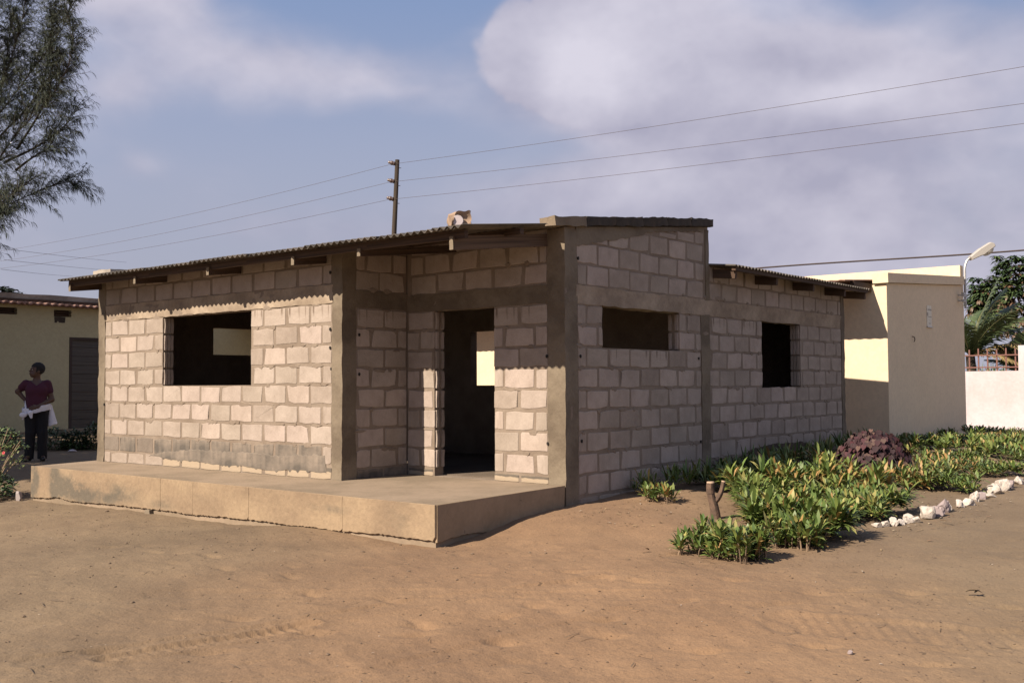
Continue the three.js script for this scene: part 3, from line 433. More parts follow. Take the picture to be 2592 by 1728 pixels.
// ------------------------------------------------------------------ cream building behind, on the right
const cream = thing('cream_building', 'cream plastered building with sloping parapet behind the block house', 'building');
{
  const x1 = 2.25, zc = -10.5, zb = -14.85;
  part('wall', span(-14.6, x1, -0.2, 2.74, zc - 0.2, zc), M.cream, cream);
  const s = new THREE.Shape([[0.003, -0.3], [4.35, -0.3], [4.35, 3.02], [0.003, 2.76]].map(a => new THREE.Vector2(...a))); const g = new THREE.ExtrudeGeometry(s, { depth: 0.2, bevelEnabled: false }); g.translate(0, 0, -0.197); const w = part('wall', g, M.cream, cream); w.position.set(x1, 0, zc); w.rotation.y = Math.PI / 2;
  const c = part('coping', rough(-0.03, 4.4, 0, 0.17, -0.22, 0.055, 0.4, 0.004, 3), M.cream, cream); c.position.set(x1, 2.765, zc + 0.03); c.rotation.set(0, Math.PI / 2, 0.060, 'YXZ');
  part('parapet', span(-14.6, x1 - 0.02, -0.2, 3.44, zb - 0.2, zb), M.cream, cream);
  const n = 6, L = 16.7 / n; for (let k = 0; k < n; k++) { const m = part('roof_sheet', corrugated(L + 0.03, 5.4, 0.18, 0.006, 0.014), M.pinkRoof, cream); m.position.set(-14.76 + k * L, 2.74, zc + 1.16); m.rotation.x = Math.atan(0.075); }
  for (const x of [-11, -8, -5, -2.5, -0.3, 1.95]) part('rafter', rough(x - 0.035, x + 0.035, 2.62, 2.76, zc - 0.1, zc + 0.8, 0.3, 0.004, x), M.woodDark, cream);
  part('plinth', rough(-14.6, 1.7, -0.2, 0.085, zc, zc + 0.75, 0.3, 0.006, 4), M.screed, cream);
  part('notice', span(x1 - 0.001, x1 + 0.014, 2.09, 2.49, -12.86, -12.60), M.noticeMat = std({ map: tex(64, 96, (x, y) => { const b = (y > 0.76 && y < 0.83 && x > 0.15) || (y > 0.12 && y < 0.17 && x > 0.35 && x < 0.75) || (y > 0.44 && y < 0.48 && x > 0.25) ? 0.5 : (x < 0.25 && y > 0.5 && y < 0.66 ? 0.45 : 1); return mulc([0.66, 0.62, 0.52], b * (1 + 0.15 * tfbm(x, y, 8, 3, 701))); }), roughness: 0.8 }), cream);
  { const g = cream.children[cream.children.length - 1].geometry, uv = g.attributes.uv, p = g.attributes.position; for (let i = 0; i < uv.count; i++) uv.setXY(i, (-12.60 - p.getZ(i)) / 0.26, (p.getY(i) - 2.09) / 0.4); }
  part('ledge', span(x1, x1 + 0.03, 2.07, 2.088, -12.89, -12.58), M.metal, cream);
  part('hook', tube([[x1, 1.87, -11.76], [x1 + 0.04, 1.86, -11.76], [x1 + 0.05, 1.80, -11.77], [x1 + 0.03, 1.77, -11.77]], 0.010, 0.008, 6), M.wire, cream);
  for (const y of [2.80, 2.69]) part('bracket', mergeGeometries([span(x1, x1 + 0.13, y - 0.012, y + 0.012, -14.62, -14.59), span(x1 + 0.08, x1 + 0.13, y - 0.03, y + (y > 2.75 ? 0.05 : 0.02), -14.66, -14.55)]), M.metal, cream);
}
// street lamp on the building's far corner
{
  const t = thing('street_lamp', 'grey street lamp on a bent arm at the cream building corner', 'street lamp', [2.30, 0, -14.93], 0.6859);
  part('pole', mergeGeometries([tube([[0, 2.55, 0], [0, 2.9, 0], [0, 3.2, 0]], 0.026, 0.026, 6, 8), tube([[0, 3.2, 0], [0.005, 3.40, 0], [0.06, 3.55, 0.0], [0.17, 3.62, 0.0]], 0.026, 0.024, 10, 8)]), M.metal, t);
  const s = new THREE.Shape(); s.moveTo(0, -0.035); s.lineTo(0.22, -0.075); s.lineTo(0.30, -0.10); s.lineTo(0.66, -0.085); s.quadraticCurveTo(0.70, -0.02, 0.62, 0.045); s.lineTo(0.30, 0.06); s.lineTo(0, 0.035); s.closePath();
  const g = new THREE.ExtrudeGeometry(s, { depth: 0.14, bevelEnabled: true, bevelSize: 0.02, bevelThickness: 0.035, bevelSegments: 2, curveSegments: 6 }); g.translate(0, 0, -0.07); const h = part('lamp_head', g, std({ color: new THREE.Color().setRGB(0.36, 0.34, 0.31), roughness: 0.5 }), t); h.position.set(0.13, 3.585, 0); h.rotation.z = 0.60; h.scale.setScalar(0.8);
  const d = new THREE.SphereGeometry(0.5, 16, 8, 0, 6.2832, 1.5708, 1.5708); d.scale(0.34, 0.2, 0.20); const gl = part('glass_bowl', d, new THREE.MeshPhysicalMaterial({ color: 0xd8d4c8, roughness: 0.35, transmission: 0.6, thickness: 0, ior: 1.5 }), h); gl.position.set(0.47, -0.10, 0);
}
// bright boundary wall, pier and railing
const bw = thing('boundary_wall', 'white painted boundary wall with railing beside the cream building', 'wall');
{
  part('wall', rough(0.4, 2.30, -0.6, 1.292, -19.7, -19.5, 0.4, 0.004, 1), M.white, bw);
  part('wall', rough(2.5, 14, -0.6, 1.292, -19.69, -19.5, 0.6, 0.004, 2), M.white, bw);
  part('pier', rough(2.20, 2.56, -0.6, 1.90, -19.72, -19.44, 0.3, 0.004, 3), M.white, bw);
  for (let k = 0; k < 8; k++) part('railing_bar', span(0.60 + k * 0.212, 0.632 + k * 0.212, 1.292, 1.85 - (k % 3) * 0.012, -19.615, -19.59), M.rail, bw);
  for (const y of [1.385, 1.68]) part('rail', span(0.4, 2.21, y - 0.015, y + 0.015, -19.585, -19.565), M.rail, bw);
}
// ------------------------------------------------------------------ cream building on the left
const lb = thing('long_cream_building', 'long cream building with dark plank door and pink-edged roof at left', 'building');
{
  const X = -14.9, z0 = -4.66, z1 = -5.5;
  const s = new THREE.Shape([[-14, -0.3], [14, -0.3], [14, 3.02], [-14, 3.02]].map(a => new THREE.Vector2(...a))); const h = new THREE.Path(); h.moveTo(4.73, 0.055); h.lineTo(4.73, 2.2); h.lineTo(5.58, 2.2); h.lineTo(5.58, 0.055); h.closePath(); s.holes.push(h);
  for (const [a, b] of [[3.06, 3.49], [4.35, 4.77], [1.7, 2.12], [6.1, 6.5]]) { const v = new THREE.Path(); v.moveTo(a, 2.67); v.lineTo(a, 2.825); v.lineTo(b, 2.825); v.lineTo(b, 2.67); v.closePath(); s.holes.push(v); }
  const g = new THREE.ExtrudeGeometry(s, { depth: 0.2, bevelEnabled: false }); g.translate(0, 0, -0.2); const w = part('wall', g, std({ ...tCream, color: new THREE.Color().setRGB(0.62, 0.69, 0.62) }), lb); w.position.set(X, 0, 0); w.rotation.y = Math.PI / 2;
  part('wall', span(X - 5.2, X - 5, -0.3, 3, -14, 14), M.cream, lb); part('wall', span(X - 5, X - 0.2, -0.3, 2.98, 13.8, 14), M.cream, lb);
  for (const z of [-3.275, -4.56, -1.91]) part('vent', mergeGeometries([span(X - 0.17, X - 0.12, 2.66, 2.835, z - 0.22, z + 0.22), span(X - 0.06, X + 0.015, 2.70, 2.715, z - 0.215, z + 0.215), span(X - 0.06, X + 0.015, 2.765, 2.78, z - 0.215, z + 0.215)]), M.woodDark, lb);
  part('soot_patch', rough(X, X + 0.006, 2.53, 2.66, -4.62, -4.36, 0.03, 0.01, 8), M.coping, lb);
  const door = part('door', span(X - 0.12, X - 0.08, 0.06, 2.2, -5.57, -4.74), M.woodDark, lb);
  for (let k = 0; k < 10; k++) { const m = part('plank', rough(X - 0.08, X - 0.055 - 0.006 * (k % 3), 0.065 + k * 0.212, 0.065 + (k + 1) * 0.212 - 0.010, -5.565, -4.80, 0.15, 0.004, k), M.doorMat ??= std({ map: woodMap, color: new THREE.Color().setRGB(0.55, 0.75, 1.0), roughness: 0.6 }), door); }
  part('door_frame', mergeGeometries([span(X - 0.1, X + 0.012, 0.06, 2.2, -4.80, -4.735), span(X - 0.1, X + 0.011, 2.14, 2.197, -5.58, -4.80)]), M.wire, lb);
  part('step', rough(X, X + 0.5, -0.3, 0.05, -5.9, -4.4, 0.2, 0.006, 2), M.screed, lb); part('plinth', rough(X, X + 0.22, -0.3, 0.02, -4.4, 14, 0.4, 0.006, 3), M.screed, lb);
  for (let k = 0; k < 8; k++) { const L = 28 / 8, m = part('roof_sheet', corrugated(L + 0.03, 5.6, 0.17, 0.02, 0.035), M.pinkRoof, lb); m.rotation.set(0.02, Math.PI / 2, 0, 'YXZ'); m.position.set(X + 0.34, 2.90, 14 - k * L); }
  part('fascia', rough(X + 0.02, X + 0.10, 2.955, 3.03, -14, 14, 0.3, 0.01, 4), M.woodDark, lb);
  part('coping', rough(X - 0.2, X + 0.06, 3.03, 3.145, -14, 14, 0.25, 0.03, 5), M.greyCoping, lb);
}
// ------------------------------------------------------------------ electricity poles and wires
function pole(label, pos, H, tilt, hs) {
  const t = thing('electricity_pole', label, 'pole', pos, 0.6859, undefined);
  const g = new THREE.CylinderGeometry(0.085, 0.125, H, 10); g.translate(0, H / 2, 0); part('pole', g, M.bark, t);
  for (const y of hs) { const a = new THREE.LatheGeometry([[0.02, 0], [0.07, 0.01], [0.085, 0.05], [0.06, 0.07], [0.085, 0.10], [0.085, 0.16], [0.05, 0.2], [0.06, 0.26], [0.02, 0.28]].map(q => new THREE.Vector2(...q)), 10); a.rotateZ(Math.PI / 2); a.translate(-0.07, 0, 0); const m = part('insulator', a, std({ color: new THREE.Color().setRGB(0.10, 0.07, 0.06), roughness: 0.25 }), t); m.position.set(0, y, 0.03); m.rotation.z = -0.22; part('bolt', span(-0.02, 0.16, y - 0.14, y - 0.12, -0.01, 0.01), M.wire, t); }
  t.rotation.set(0, 0.6859, tilt, 'YXZ'); return t;
}
pole('weathered wooden power pole with three insulators beyond the block house roof', [-20.11, 0, -19.98], 9.62, -0.045, [9.44, 8.76, 8.08]);
function wire(label, a, b, sag, r, group, mat = M.copper) { const P = []; for (let i = 0; i <= 12; i++) { const t = i / 12; P.push([mix(a[0], b[0], t), mix(a[1], b[1], t) - sag * 4 * t * (1 - t), mix(a[2], b[2], t)]); } solo('power_wire', label, 'wire', tube(P, r, r, 40, 5), mat, [0, 0, 0], 0, group); }
const pA = [[-19.98, 9.45, -20.14], [-20.02, 8.77, -20.12], [-20.05, 8.10, -20.10]];
const words = ['highest', 'middle', 'lowest'];
[[1.968, 9.45, -21.7], [1.75, 8.78, -22.9], [1.79, 8.09, -22.3]].forEach((e, k) => { const a = pA[k]; wire(`${words[k]} of the three wires running right from the power pole`, a, [a[0] + (e[0] - a[0]) * 1.7, e[1] + 0.05, a[2] + (e[2] - a[2]) * 1.7], 0.25, 0.0065); });
[[-51.6, 9.45, -21.5], [-51.2, 8.78, -21.3], [-49.3, 8.09, -20.4]].forEach((e, k) => { const a = pA[k]; wire(`${words[k]} of the three wires running left from the power pole`, a, [a[0] + (e[0] - a[0]) * 1.3, e[1], a[2] + (e[2] - a[2]) * 1.3], 0.35, 0.0065); });
[[[-27.3, 5.72, -9.1], [-47.2, 8.26, -23.7]], [[-27.4, 5.36, -9.05], [-47.7, 7.77, -23.3]], [[-27.5, 5.04, -8.96], [-49.2, 7.41, -22.1]]].forEach(([a, b], k) => wire(`${words[k]} of three wires crossing behind the casuarina at the left edge`, [a[0] - (b[0] - a[0]) * 0.02, a[1] - 0.02, a[2] - (b[2] - a[2]) * 0.02], [b[0] + (b[0] - a[0]) * 0.5, b[1] + (b[1] - a[1]) * 0.5, b[2] + (b[2] - a[2]) * 0.5], 0.03, 0.0065));
solo('service_cable', 'thick dark bundled cable passing above the cream building and lamp', 'cable', tube([[-9.2, 3.62, -15.0], [-3.37, 3.99, -17.16], [2.41, 4.16, -19.3], [8, 4.5, -21.4]], 0.02, 0.02, 60, 6), M.wire);

// ------------------------------------------------------------------ trees
function casuarina() {
  const O = new THREE.Vector3(-11.79, 0, -1.35), R = new THREE.Vector3(0.77384, 0, -0.63339), D = new THREE.Vector3(-0.63339, 0, -0.77384), r = rng(1201);
  const t = thing('casuarina_tree', 'feathery dark green casuarina tree at the upper left edge', 'tree', [O.x - 2.8 * R.x, -0.1, O.z - 2.8 * R.z]);
  const base = t.position, W = (a, b, c) => [O.x + a * R.x + c * D.x - base.x, b - base.y, O.z + a * R.z + c * D.z - base.z];
  part('trunk', tube([W(-2.8, -0.2, 0), W(-2.78, 2, 0.05), W(-2.7, 4, 0), W(-2.62, 6.5, -0.05), W(-2.55, 9, 0.05), W(-2.5, 12.2, 0)], 0.24, 0.03, 24, 10), M.bark, t);
  const limbs = [
    [[-2.72, 3.6], [-1.2, 4.4], [0.3, 5.22], [0.6, 5.56], [0.97, 6.05], [1.29, 6.35], [1.58, 6.75], [1.82, 7.4], [1.78, 7.9], [1.7, 8.05]], [[-2.65, 4.6], [-1.2, 5.1], [0.0, 6.23], [0.44, 7.42], [0.66, 8.25], [0.72, 9.0]], [[-2.68, 4.2], [-1.2, 4.9], [0.0, 6.0], [1.01, 7.32], [1.45, 7.96], [1.61, 8.37], [1.67, 8.9]], [[0.62, 5.6], [1.17, 6.47], [1.37, 7.15], [1.4, 7.46]], [[0.41, 5.37], [0.97, 5.65], [1.49, 6.05], [1.72, 6.37]], [[0.60, 5.2], [0.97, 5.43], [1.29, 5.58], [1.48, 5.78]], [[-2.72, 3.1], [-1.0, 3.9], [0.2, 4.51], [0.71, 4.79], [1.29, 5.01], [1.72, 5.05]], [[-2.75, 2.9], [-1.2, 3.7], [0.0, 4.22], [0.51, 4.46], [0.9, 4.75], [1.13, 4.94]], [[-2.75, 2.6], [-1.2, 3.4], [0.0, 3.84], [0.3, 4.15], [0.62, 4.3]], [[-0.5, 5.8], [0.1, 6.6], [0.25, 7.4], [0.3, 8.4]], [[-0.3, 5.2], [0.35, 6.0], [0.9, 6.7], [1.1, 7.6], [1.12, 8.5]], [[-2.6, 6], [-1, 7], [0, 8.2], [0.4, 9.2]]].map(L => [L, (r() - 0.5) * 1.0]);
  for (let k = 0; k < 46; k++) { const b = 2.4 + 9 * k / 46, th = k * 2.4, len = mix(4.2, 1.2, (k / 46) ** 1.5) * (0.8 + 0.4 * r()), ca = Math.cos(th) * len, cc = Math.sin(th) * len; if (ca > 1.9) continue; limbs.push([[[-2.7, b], [-2.7 + ca * 0.5, b + len * 0.35], [-2.7 + ca, b + len * 0.55]], cc, 1]); }
  const bg = [], F = new Faces(), tufts = [];
  for (const [L, c, radial] of limbs) {
    const P = L.map(([a, b], i) => W(a, b, radial ? c * i / 2 : (i ? c * Math.min(1, i / 3) : 0))), len = L.length;
    bg.push(tube(P, radial ? 0.05 : 0.027, 0.005, 14, 5));
    const cv = new THREE.CatmullRomCurve3(P.map(q => new THREE.Vector3(...q))), Lg = cv.getLength(), n = Math.round(Lg * (radial ? 7 : 32));
    for (let i = 0; i < n; i++) {
      const u = mix(0.28, 1, (i + r()) / n), p = cv.getPointAt(Math.min(1, u)), q = cv.getTangentAt(Math.min(1, u));
      const tl = (1 - u) * 0.5 + 0.12 + 0.42 * r(), d = new THREE.Vector3(r() - 0.5, r() - 0.42, r() - 0.5).normalize().multiplyScalar(0.85).add(q.multiplyScalar(0.9)).normalize(), e = p.clone().addScaledVector(d, tl);
      bg.push(tube([[p.x, p.y, p.z], [(p.x + e.x) / 2, (p.y + e.y) / 2 + 0.02, (p.z + e.z) / 2], [e.x, e.y, e.z]], 0.006, 0.0025, 2, 3));
      for (let m = 0; m < 4; m++) tufts.push([p.clone().lerp(e, 0.3 + 0.7 * m / 3), d, radial ? 0.02 : 0.0085]);
    }
  }
  part('branches', mergeGeometries(bg), M.bark, t, 'stuff');
  for (const [p, d, nw] of tufts) { const nn = 7 + Math.floor(r() * 5), tone = 0.7 + 0.6 * r(), c = mixc([0.020, 0.031, 0.021], [0.036, 0.042, 0.022], r()); for (let i = 0; i < nn; i++) { const v = new THREE.Vector3(d.x + (r() - 0.5) * 1.5, d.y + (r() - 0.6) * 1.2, d.z + (r() - 0.5) * 1.5).normalize(), sd = [r() - 0.5, (r() - 0.5) * 0.3, r() - 0.5]; const m = Math.hypot(...sd); F.leaf([p.x, p.y, p.z], [v.x, v.y, v.z], sd.map(q => q / m), 0.09 + 0.15 * r(), nw, 2.0 + 1.5 * r(), mulc(c, tone), mulc(c, tone * 1.2), 3, 0.2); } }
  part('crown', F.build(), M.matteLeaf, t, 'stuff'); console.log('casuarina tris', F.i.length / 3);
}
casuarina();
broadTree('shade_tree', 'large leafy shade tree beyond the left edge of the yard', [-12.4, -0.3, 6.9], 4.2, [[0, 7.6, 0, 2.0], [2.0, 6.8, 0.5, 1.7], [-1.9, 6.6, 0.4, 1.7], [0.3, 6.4, -2.2, 1.8], [-0.4, 6.7, 2.0, 1.8], [1.5, 6.0, -1.6, 1.4], [-1.6, 6.0, -1.5, 1.4], [2.2, 6.2, 2.0, 1.4], [0.4, 5.6, 0.2, 1.5]], 150, 1291, [[0.04, 0.07, 0.02], [0.05, 0.08, 0.025]], 0.36, 0.14, 0.8, 8);
// broad-leaved tree: leaf sprays spread through an uneven crown
function broadTree(name, label, pos, trunkH, blobs, sprays, seed, cols, leafL, leafW, droop, nLeaf) {
  const r = rng(seed), t = thing(name, label, 'tree', pos), F = new Faces(), bg = [];
  const gt = tube([[0, -0.3, 0], [0.05, trunkH * 0.5, 0.03], [0, trunkH, 0]], 0.2, 0.13, 8, 9); part('trunk', gt, M.bark, t);
  for (const [bx, by, bz, br] of blobs) bg.push(tube([[0, trunkH * 0.85, 0], [bx * 0.5, mix(trunkH, by, 0.5), bz * 0.5], [bx, by, bz]], 0.08, 0.02, 6, 5));
  part('limbs', mergeGeometries(bg), M.bark, t);
  for (const [bx, by, bz, br] of blobs) for (let k = 0; k < sprays; k++) {
    const u = r() * 2 - 1, th = r() * 6.283, s = Math.sqrt(1 - u * u), rad = br * Math.cbrt(0.25 + 0.75 * r()) * (0.85 + 0.3 * fbm(u * 3 + bx, s * Math.cos(th) * 3, s * Math.sin(th) * 3, 2));
    const c = [bx + s * Math.cos(th) * rad, by + u * rad * 0.9, bz + s * Math.sin(th) * rad], col = cols[Math.floor(r() * cols.length)], tone = 0.75 + 0.5 * r();
    for (let i = 0; i < nLeaf; i++) { const a = r() * 6.283, v = [Math.cos(a), 0.25 + 0.5 * r() - 0.4, Math.sin(a)], m = Math.hypot(...v); F.leaf(c, v.map(q => q / m), [-Math.sin(a), (r() - 0.5) * 0.5, Math.cos(a)], leafL * (0.7 + 0.6 * r()), leafW, droop * (0.6 + 0.8 * r()), mulc(col, tone), mulc(col, tone * 1.25), 3, 0.45); }
  }
  part('crown', F.build(), M.leaf, t, 'stuff'); return t;
}
const mg = [[0.030, 0.046, 0.020], [0.035, 0.060, 0.020], [0.022, 0.042, 0.016], [0.045, 0.068, 0.022]], mb = [[0.10, 0.058, 0.034], [0.085, 0.052, 0.03], [0.03, 0.05, 0.018], [0.03, 0.05, 0.018]];
broadTree('mango_tree', 'rounded dark green mango tree with brown young leaves beyond the white wall', [0.95, 0, -27.2], 1.7, [[-0.5, 4.3, 0.3, 0.85], [0.3, 4.55, -0.2, 0.95], [1.1, 4.3, -0.6, 1.0], [-1.15, 3.75, 0.8, 0.7], [-0.2, 3.6, 0.6, 0.95], [0.6, 3.3, -0.3, 1.0], [1.5, 3.3, -0.6, 1.0], [-1.0, 3.0, 0.7, 0.6], [-1.3, 3.4, 1.0, 0.5]], 125, 1301, [...mg, ...mg, ...mg, mb[0]], 0.26, 0.07, 1.3, 9);
{ // brown flushes hang low in the crown: same tree's lower sprays
  const t = scene.getObjectByName('mango_tree'), r = rng(1303), F = new Faces(); for (let k = 0; k < 95; k++) { const c = [-1.7 + 2.6 * r(), 2.3 + 1.4 * r(), 0.9 + 0.7 * r()], col = mb[Math.floor(r() * 2)]; for (let i = 0; i < 8; i++) { const a = r() * 6.283; F.leaf(c, [Math.cos(a) * 0.7, -0.5, Math.sin(a) * 0.7], [-Math.sin(a), 0.2, Math.cos(a)], 0.24, 0.06, 1.6, col, mulc(col, 1.3), 3, 0.45); } } part('young_leaves', F.build(), M.leaf, t, 'stuff').userData.label = 'drooping reddish brown young leaves';
}
broadTree('dark_tree', 'small dark tree crown showing above the left cream building roof', [-36.8, 0, -13.0], 3.8, [[0, 4.95, 0, 0.68], [0.5, 4.8, -0.4, 0.6], [-0.8, 5.1, 0.6, 0.8], [0.9, 4.45, -0.75, 0.42]], 120, 1311, [[0.016, 0.026, 0.012], [0.022, 0.032, 0.014]], 0.22, 0.09, 0.8, 7);
function palm(label, pos, H, fronds, L, seed, name = 'palm_tree') {
  const r = rng(seed), t = thing(name, label, 'palm', pos), gts = [], F = new Faces();
  part('trunk', tube([[0, -0.2, 0], [0.05, H * 0.5, 0], [0, H, 0]], 0.16, 0.12, 8, 9), M.bark, t);
  for (let k = 0; k < fronds.length; k++) {
    const [az, up, dry, l = L] = fronds[k]; let x = 0, y = H, z = 0, dx = Math.cos(az) * Math.cos(up), dy = Math.sin(up), dz = Math.sin(az) * Math.cos(up); const P = [[x, y, z]], n = 26, c0 = dry ? [0.22, 0.16, 0.07] : [0.045, 0.070, 0.025], c1 = dry ? [0.26, 0.20, 0.09] : [0.085, 0.115, 0.045];
    for (let i = 1; i <= n; i++) {
      x += dx * l / n; y += dy * l / n; z += dz * l / n; dy -= 0.034; const m = Math.hypot(dx, dy, dz); dx /= m; dy /= m; dz /= m; P.push([x, y, z]);
      const sx = -dz, sz = dx, q = Math.hypot(sx, sz) || 1, ll = l * 0.30 * Math.sin(Math.PI * clamp(i / n * 0.86 + 0.12)) + 0.06;
      for (const s of [-1, 1]) for (const f of [0, 0.5]) { const v = [sx / q * s * 0.75 + dx * 0.65, 0.15 + dy * 0.6 - 0.12 * r(), sz / q * s * 0.75 + dz * 0.65], mm = Math.hypot(...v); F.leaf([x - dx * l / n * f, y - dy * l / n * f, z - dz * l / n * f], v.map(w => w / mm), [dx, dy, dz], ll * (0.85 + 0.3 * r()), 0.045, 0.7 + 0.6 * r(), mulc(c0, 0.8 + 0.4 * r()), c1, 3, 0.2); }
    }
    gts.push(tube(P.filter((_, i) => i % 4 === 0 || i === n), 0.022, 0.005, 12, 4));
  }
  part('frond_stems', mergeGeometries(gts), M.matteLeaf2 ??= std({ color: new THREE.Color().setRGB(0.16, 0.15, 0.06) }), t); part('fronds', F.build(), M.leaf, t, 'stuff');
}
palm('coconut palm with upright and drooping fronds behind the lamp corner', [0.22, 0, -22.6], 1.75, [[-0.7, 1.25, 0], [-0.3, 1.35, 0, 2.3], [2.4, 1.3, 0], [-1.0, 0.75, 0], [-0.5, 0.9, 0], [0.6, 0.9, 0], [-0.68, 0.35, 1, 1.7], [-0.2, 0.5, 1, 1.8], [1.5, 0.8, 0], [3.1, 0.9, 0], [-1.6, 1.0, 0], [0.1, 0.2, 1, 1.4], [-0.9, 1.05, 0], [2.8, 1.15, 0]], 2.1, 1401);
palm('low palm with short arching fronds right of the taller palm', [1.30, 0, -23.4], 1.25, [...Array(11).keys()].map(k => [k * 0.571, 0.75 + 0.35 * (k % 3), 0]), 1.1, 1411);
// rough greenery behind the boundary wall
function bush(F, cx, cy, cz, rx, ry, rz, n, L, w, cols, r, droop = 0.6) { for (let k = 0; k < n; k++) { const u = r(), th = r() * 6.283, s = Math.sqrt(1 - u * u), q = Math.cbrt(0.2 + 0.8 * r()), x = cx + rx * s * Math.cos(th) * q, y = cy + ry * u * q, z = cz + rz * s * Math.sin(th) * q, a = r() * 6.283, e = r() * 1.1 - 0.2, col = mulc(cols[Math.floor(r() * cols.length)], 0.75 + 0.5 * r()); F.leaf([x, y, z], [Math.cos(a) * Math.cos(e), Math.sin(e), Math.sin(a) * Math.cos(e)], [-Math.sin(a), (r() - 0.5) * 0.6, Math.cos(a)], L * (0.7 + 0.6 * r()), w, droop, col, mulc(col, 1.2), 3, 0.5); } }
{ const F = new Faces(), r = rng(1501); for (let k = 0; k < 16; k++) bush(F, -1.2 + k * 0.45, 0, -20.6 - (k % 3) * 0.4, 0.5, 1.36 + 0.1 * r(), 0.5, 260, 0.14, 0.05, [[0.04, 0.075, 0.022], [0.06, 0.10, 0.03], [0.035, 0.06, 0.02]], r); const m = shade(new THREE.Mesh(F.build(), M.leaf)); m.name = 'hedge_growth'; m.userData = { kind: 'stuff', label: 'green growth seen through the railing behind the white wall', category: 'hedge' }; scene.add(m); }
{ const F = new Faces(), r = rng(1507); for (let k = 0; k < 900; k++) { const x = -4 + 12 * r(), z = -27 + 5 * r(); F.leaf([x, 0, z], [(r() - 0.5) * 0.6, 1, (r() - 0.5) * 0.6], [1, 0, 0], 1.1 + 0.6 * r(), 0.05, 0.3, [0.09, 0.14, 0.03], [0.16, 0.20, 0.06], 3, 0.3); } const m = shade(new THREE.Mesh(F.build(), M.leaf)); m.name = 'tall_grass'; m.userData = { kind: 'stuff', label: 'light green tall grass behind the railing' }; scene.add(m); }
// ------------------------------------------------------------------ garden
const G1 = [0.08, 0.13, 0.028], G2 = [0.117, 0.153, 0.035], G3 = [0.057, 0.101, 0.023], GY = [0.241, 0.222, 0.071], GD = [0.247, 0.145, 0.051], GS = [0.254, 0.186, 0.101];
function rosette(F, x, y, z, r, n, L, w, dryShare = 0.08, lift = 0.5) {
  for (let i = 0; i < n; i++) {
    const a = i * 2.4 + r() * 0.8, e = lift + 0.9 * (i / n) + (r() - 0.5) * 0.4, k = r(), c = k < dryShare ? GD : k < dryShare + 0.10 ? GY : k < 0.55 ? G1 : k < 0.8 ? G2 : G3;
    F.leaf([x + Math.cos(a) * 0.015, y + 0.01 + 0.05 * (i / n), z + Math.sin(a) * 0.015], [Math.cos(a) * Math.cos(e), Math.sin(e), Math.sin(a) * Math.cos(e)], [-Math.sin(a), (r() - 0.5) * 0.4, Math.cos(a)], L * (0.7 + 0.55 * r()), w * (0.8 + 0.4 * r()), 0.55 + 0.8 * r(), mulc(c, 0.85 + 0.3 * r()), mulc(mixc(c, GY, 0.25 * r()), 1.05), 4, 0.45);
  }
}
function clump(name, label, pts, seed, n, L, w, stalk = 0.1, dry = 0.08) {
  const r = rng(seed), cx = pts.reduce((s, p) => s + p[0], 0) / pts.length, cz = pts.reduce((s, p) => s + p[1], 0) / pts.length, cy = groundY(cx, cz), t = thing(name, label, 'plant', [cx, cy, cz]), F = new Faces(), S = [];
  for (const [x, z, k = 1] of pts) { const y = groundY(x, z) - cy, h = stalk * (0.1 + 1.15 * r()) * k, ex = (r() - 0.5) * 0.06, ez = (r() - 0.5) * 0.06; S.push(tube([[x - cx, y - 0.03, z - cz], [x - cx + ex * 0.4, y + h * 0.5, z - cz + ez * 0.4], [x - cx + ex, y + h, z - cz + ez]], 0.008, 0.005, 3, 4)); rosette(F, x - cx + ex, y + h - 0.02, z - cz + ez, r, Math.round(n * (0.8 + 0.4 * r())), L * k, w, dry); }
  part('stems', mergeGeometries(S), M.stem ??= std({ color: new THREE.Color().setRGB(0.20, 0.14, 0.09) }), t, 'stuff'); part('leaves', F.build(), M.leaf, t, 'stuff'); return t;
}
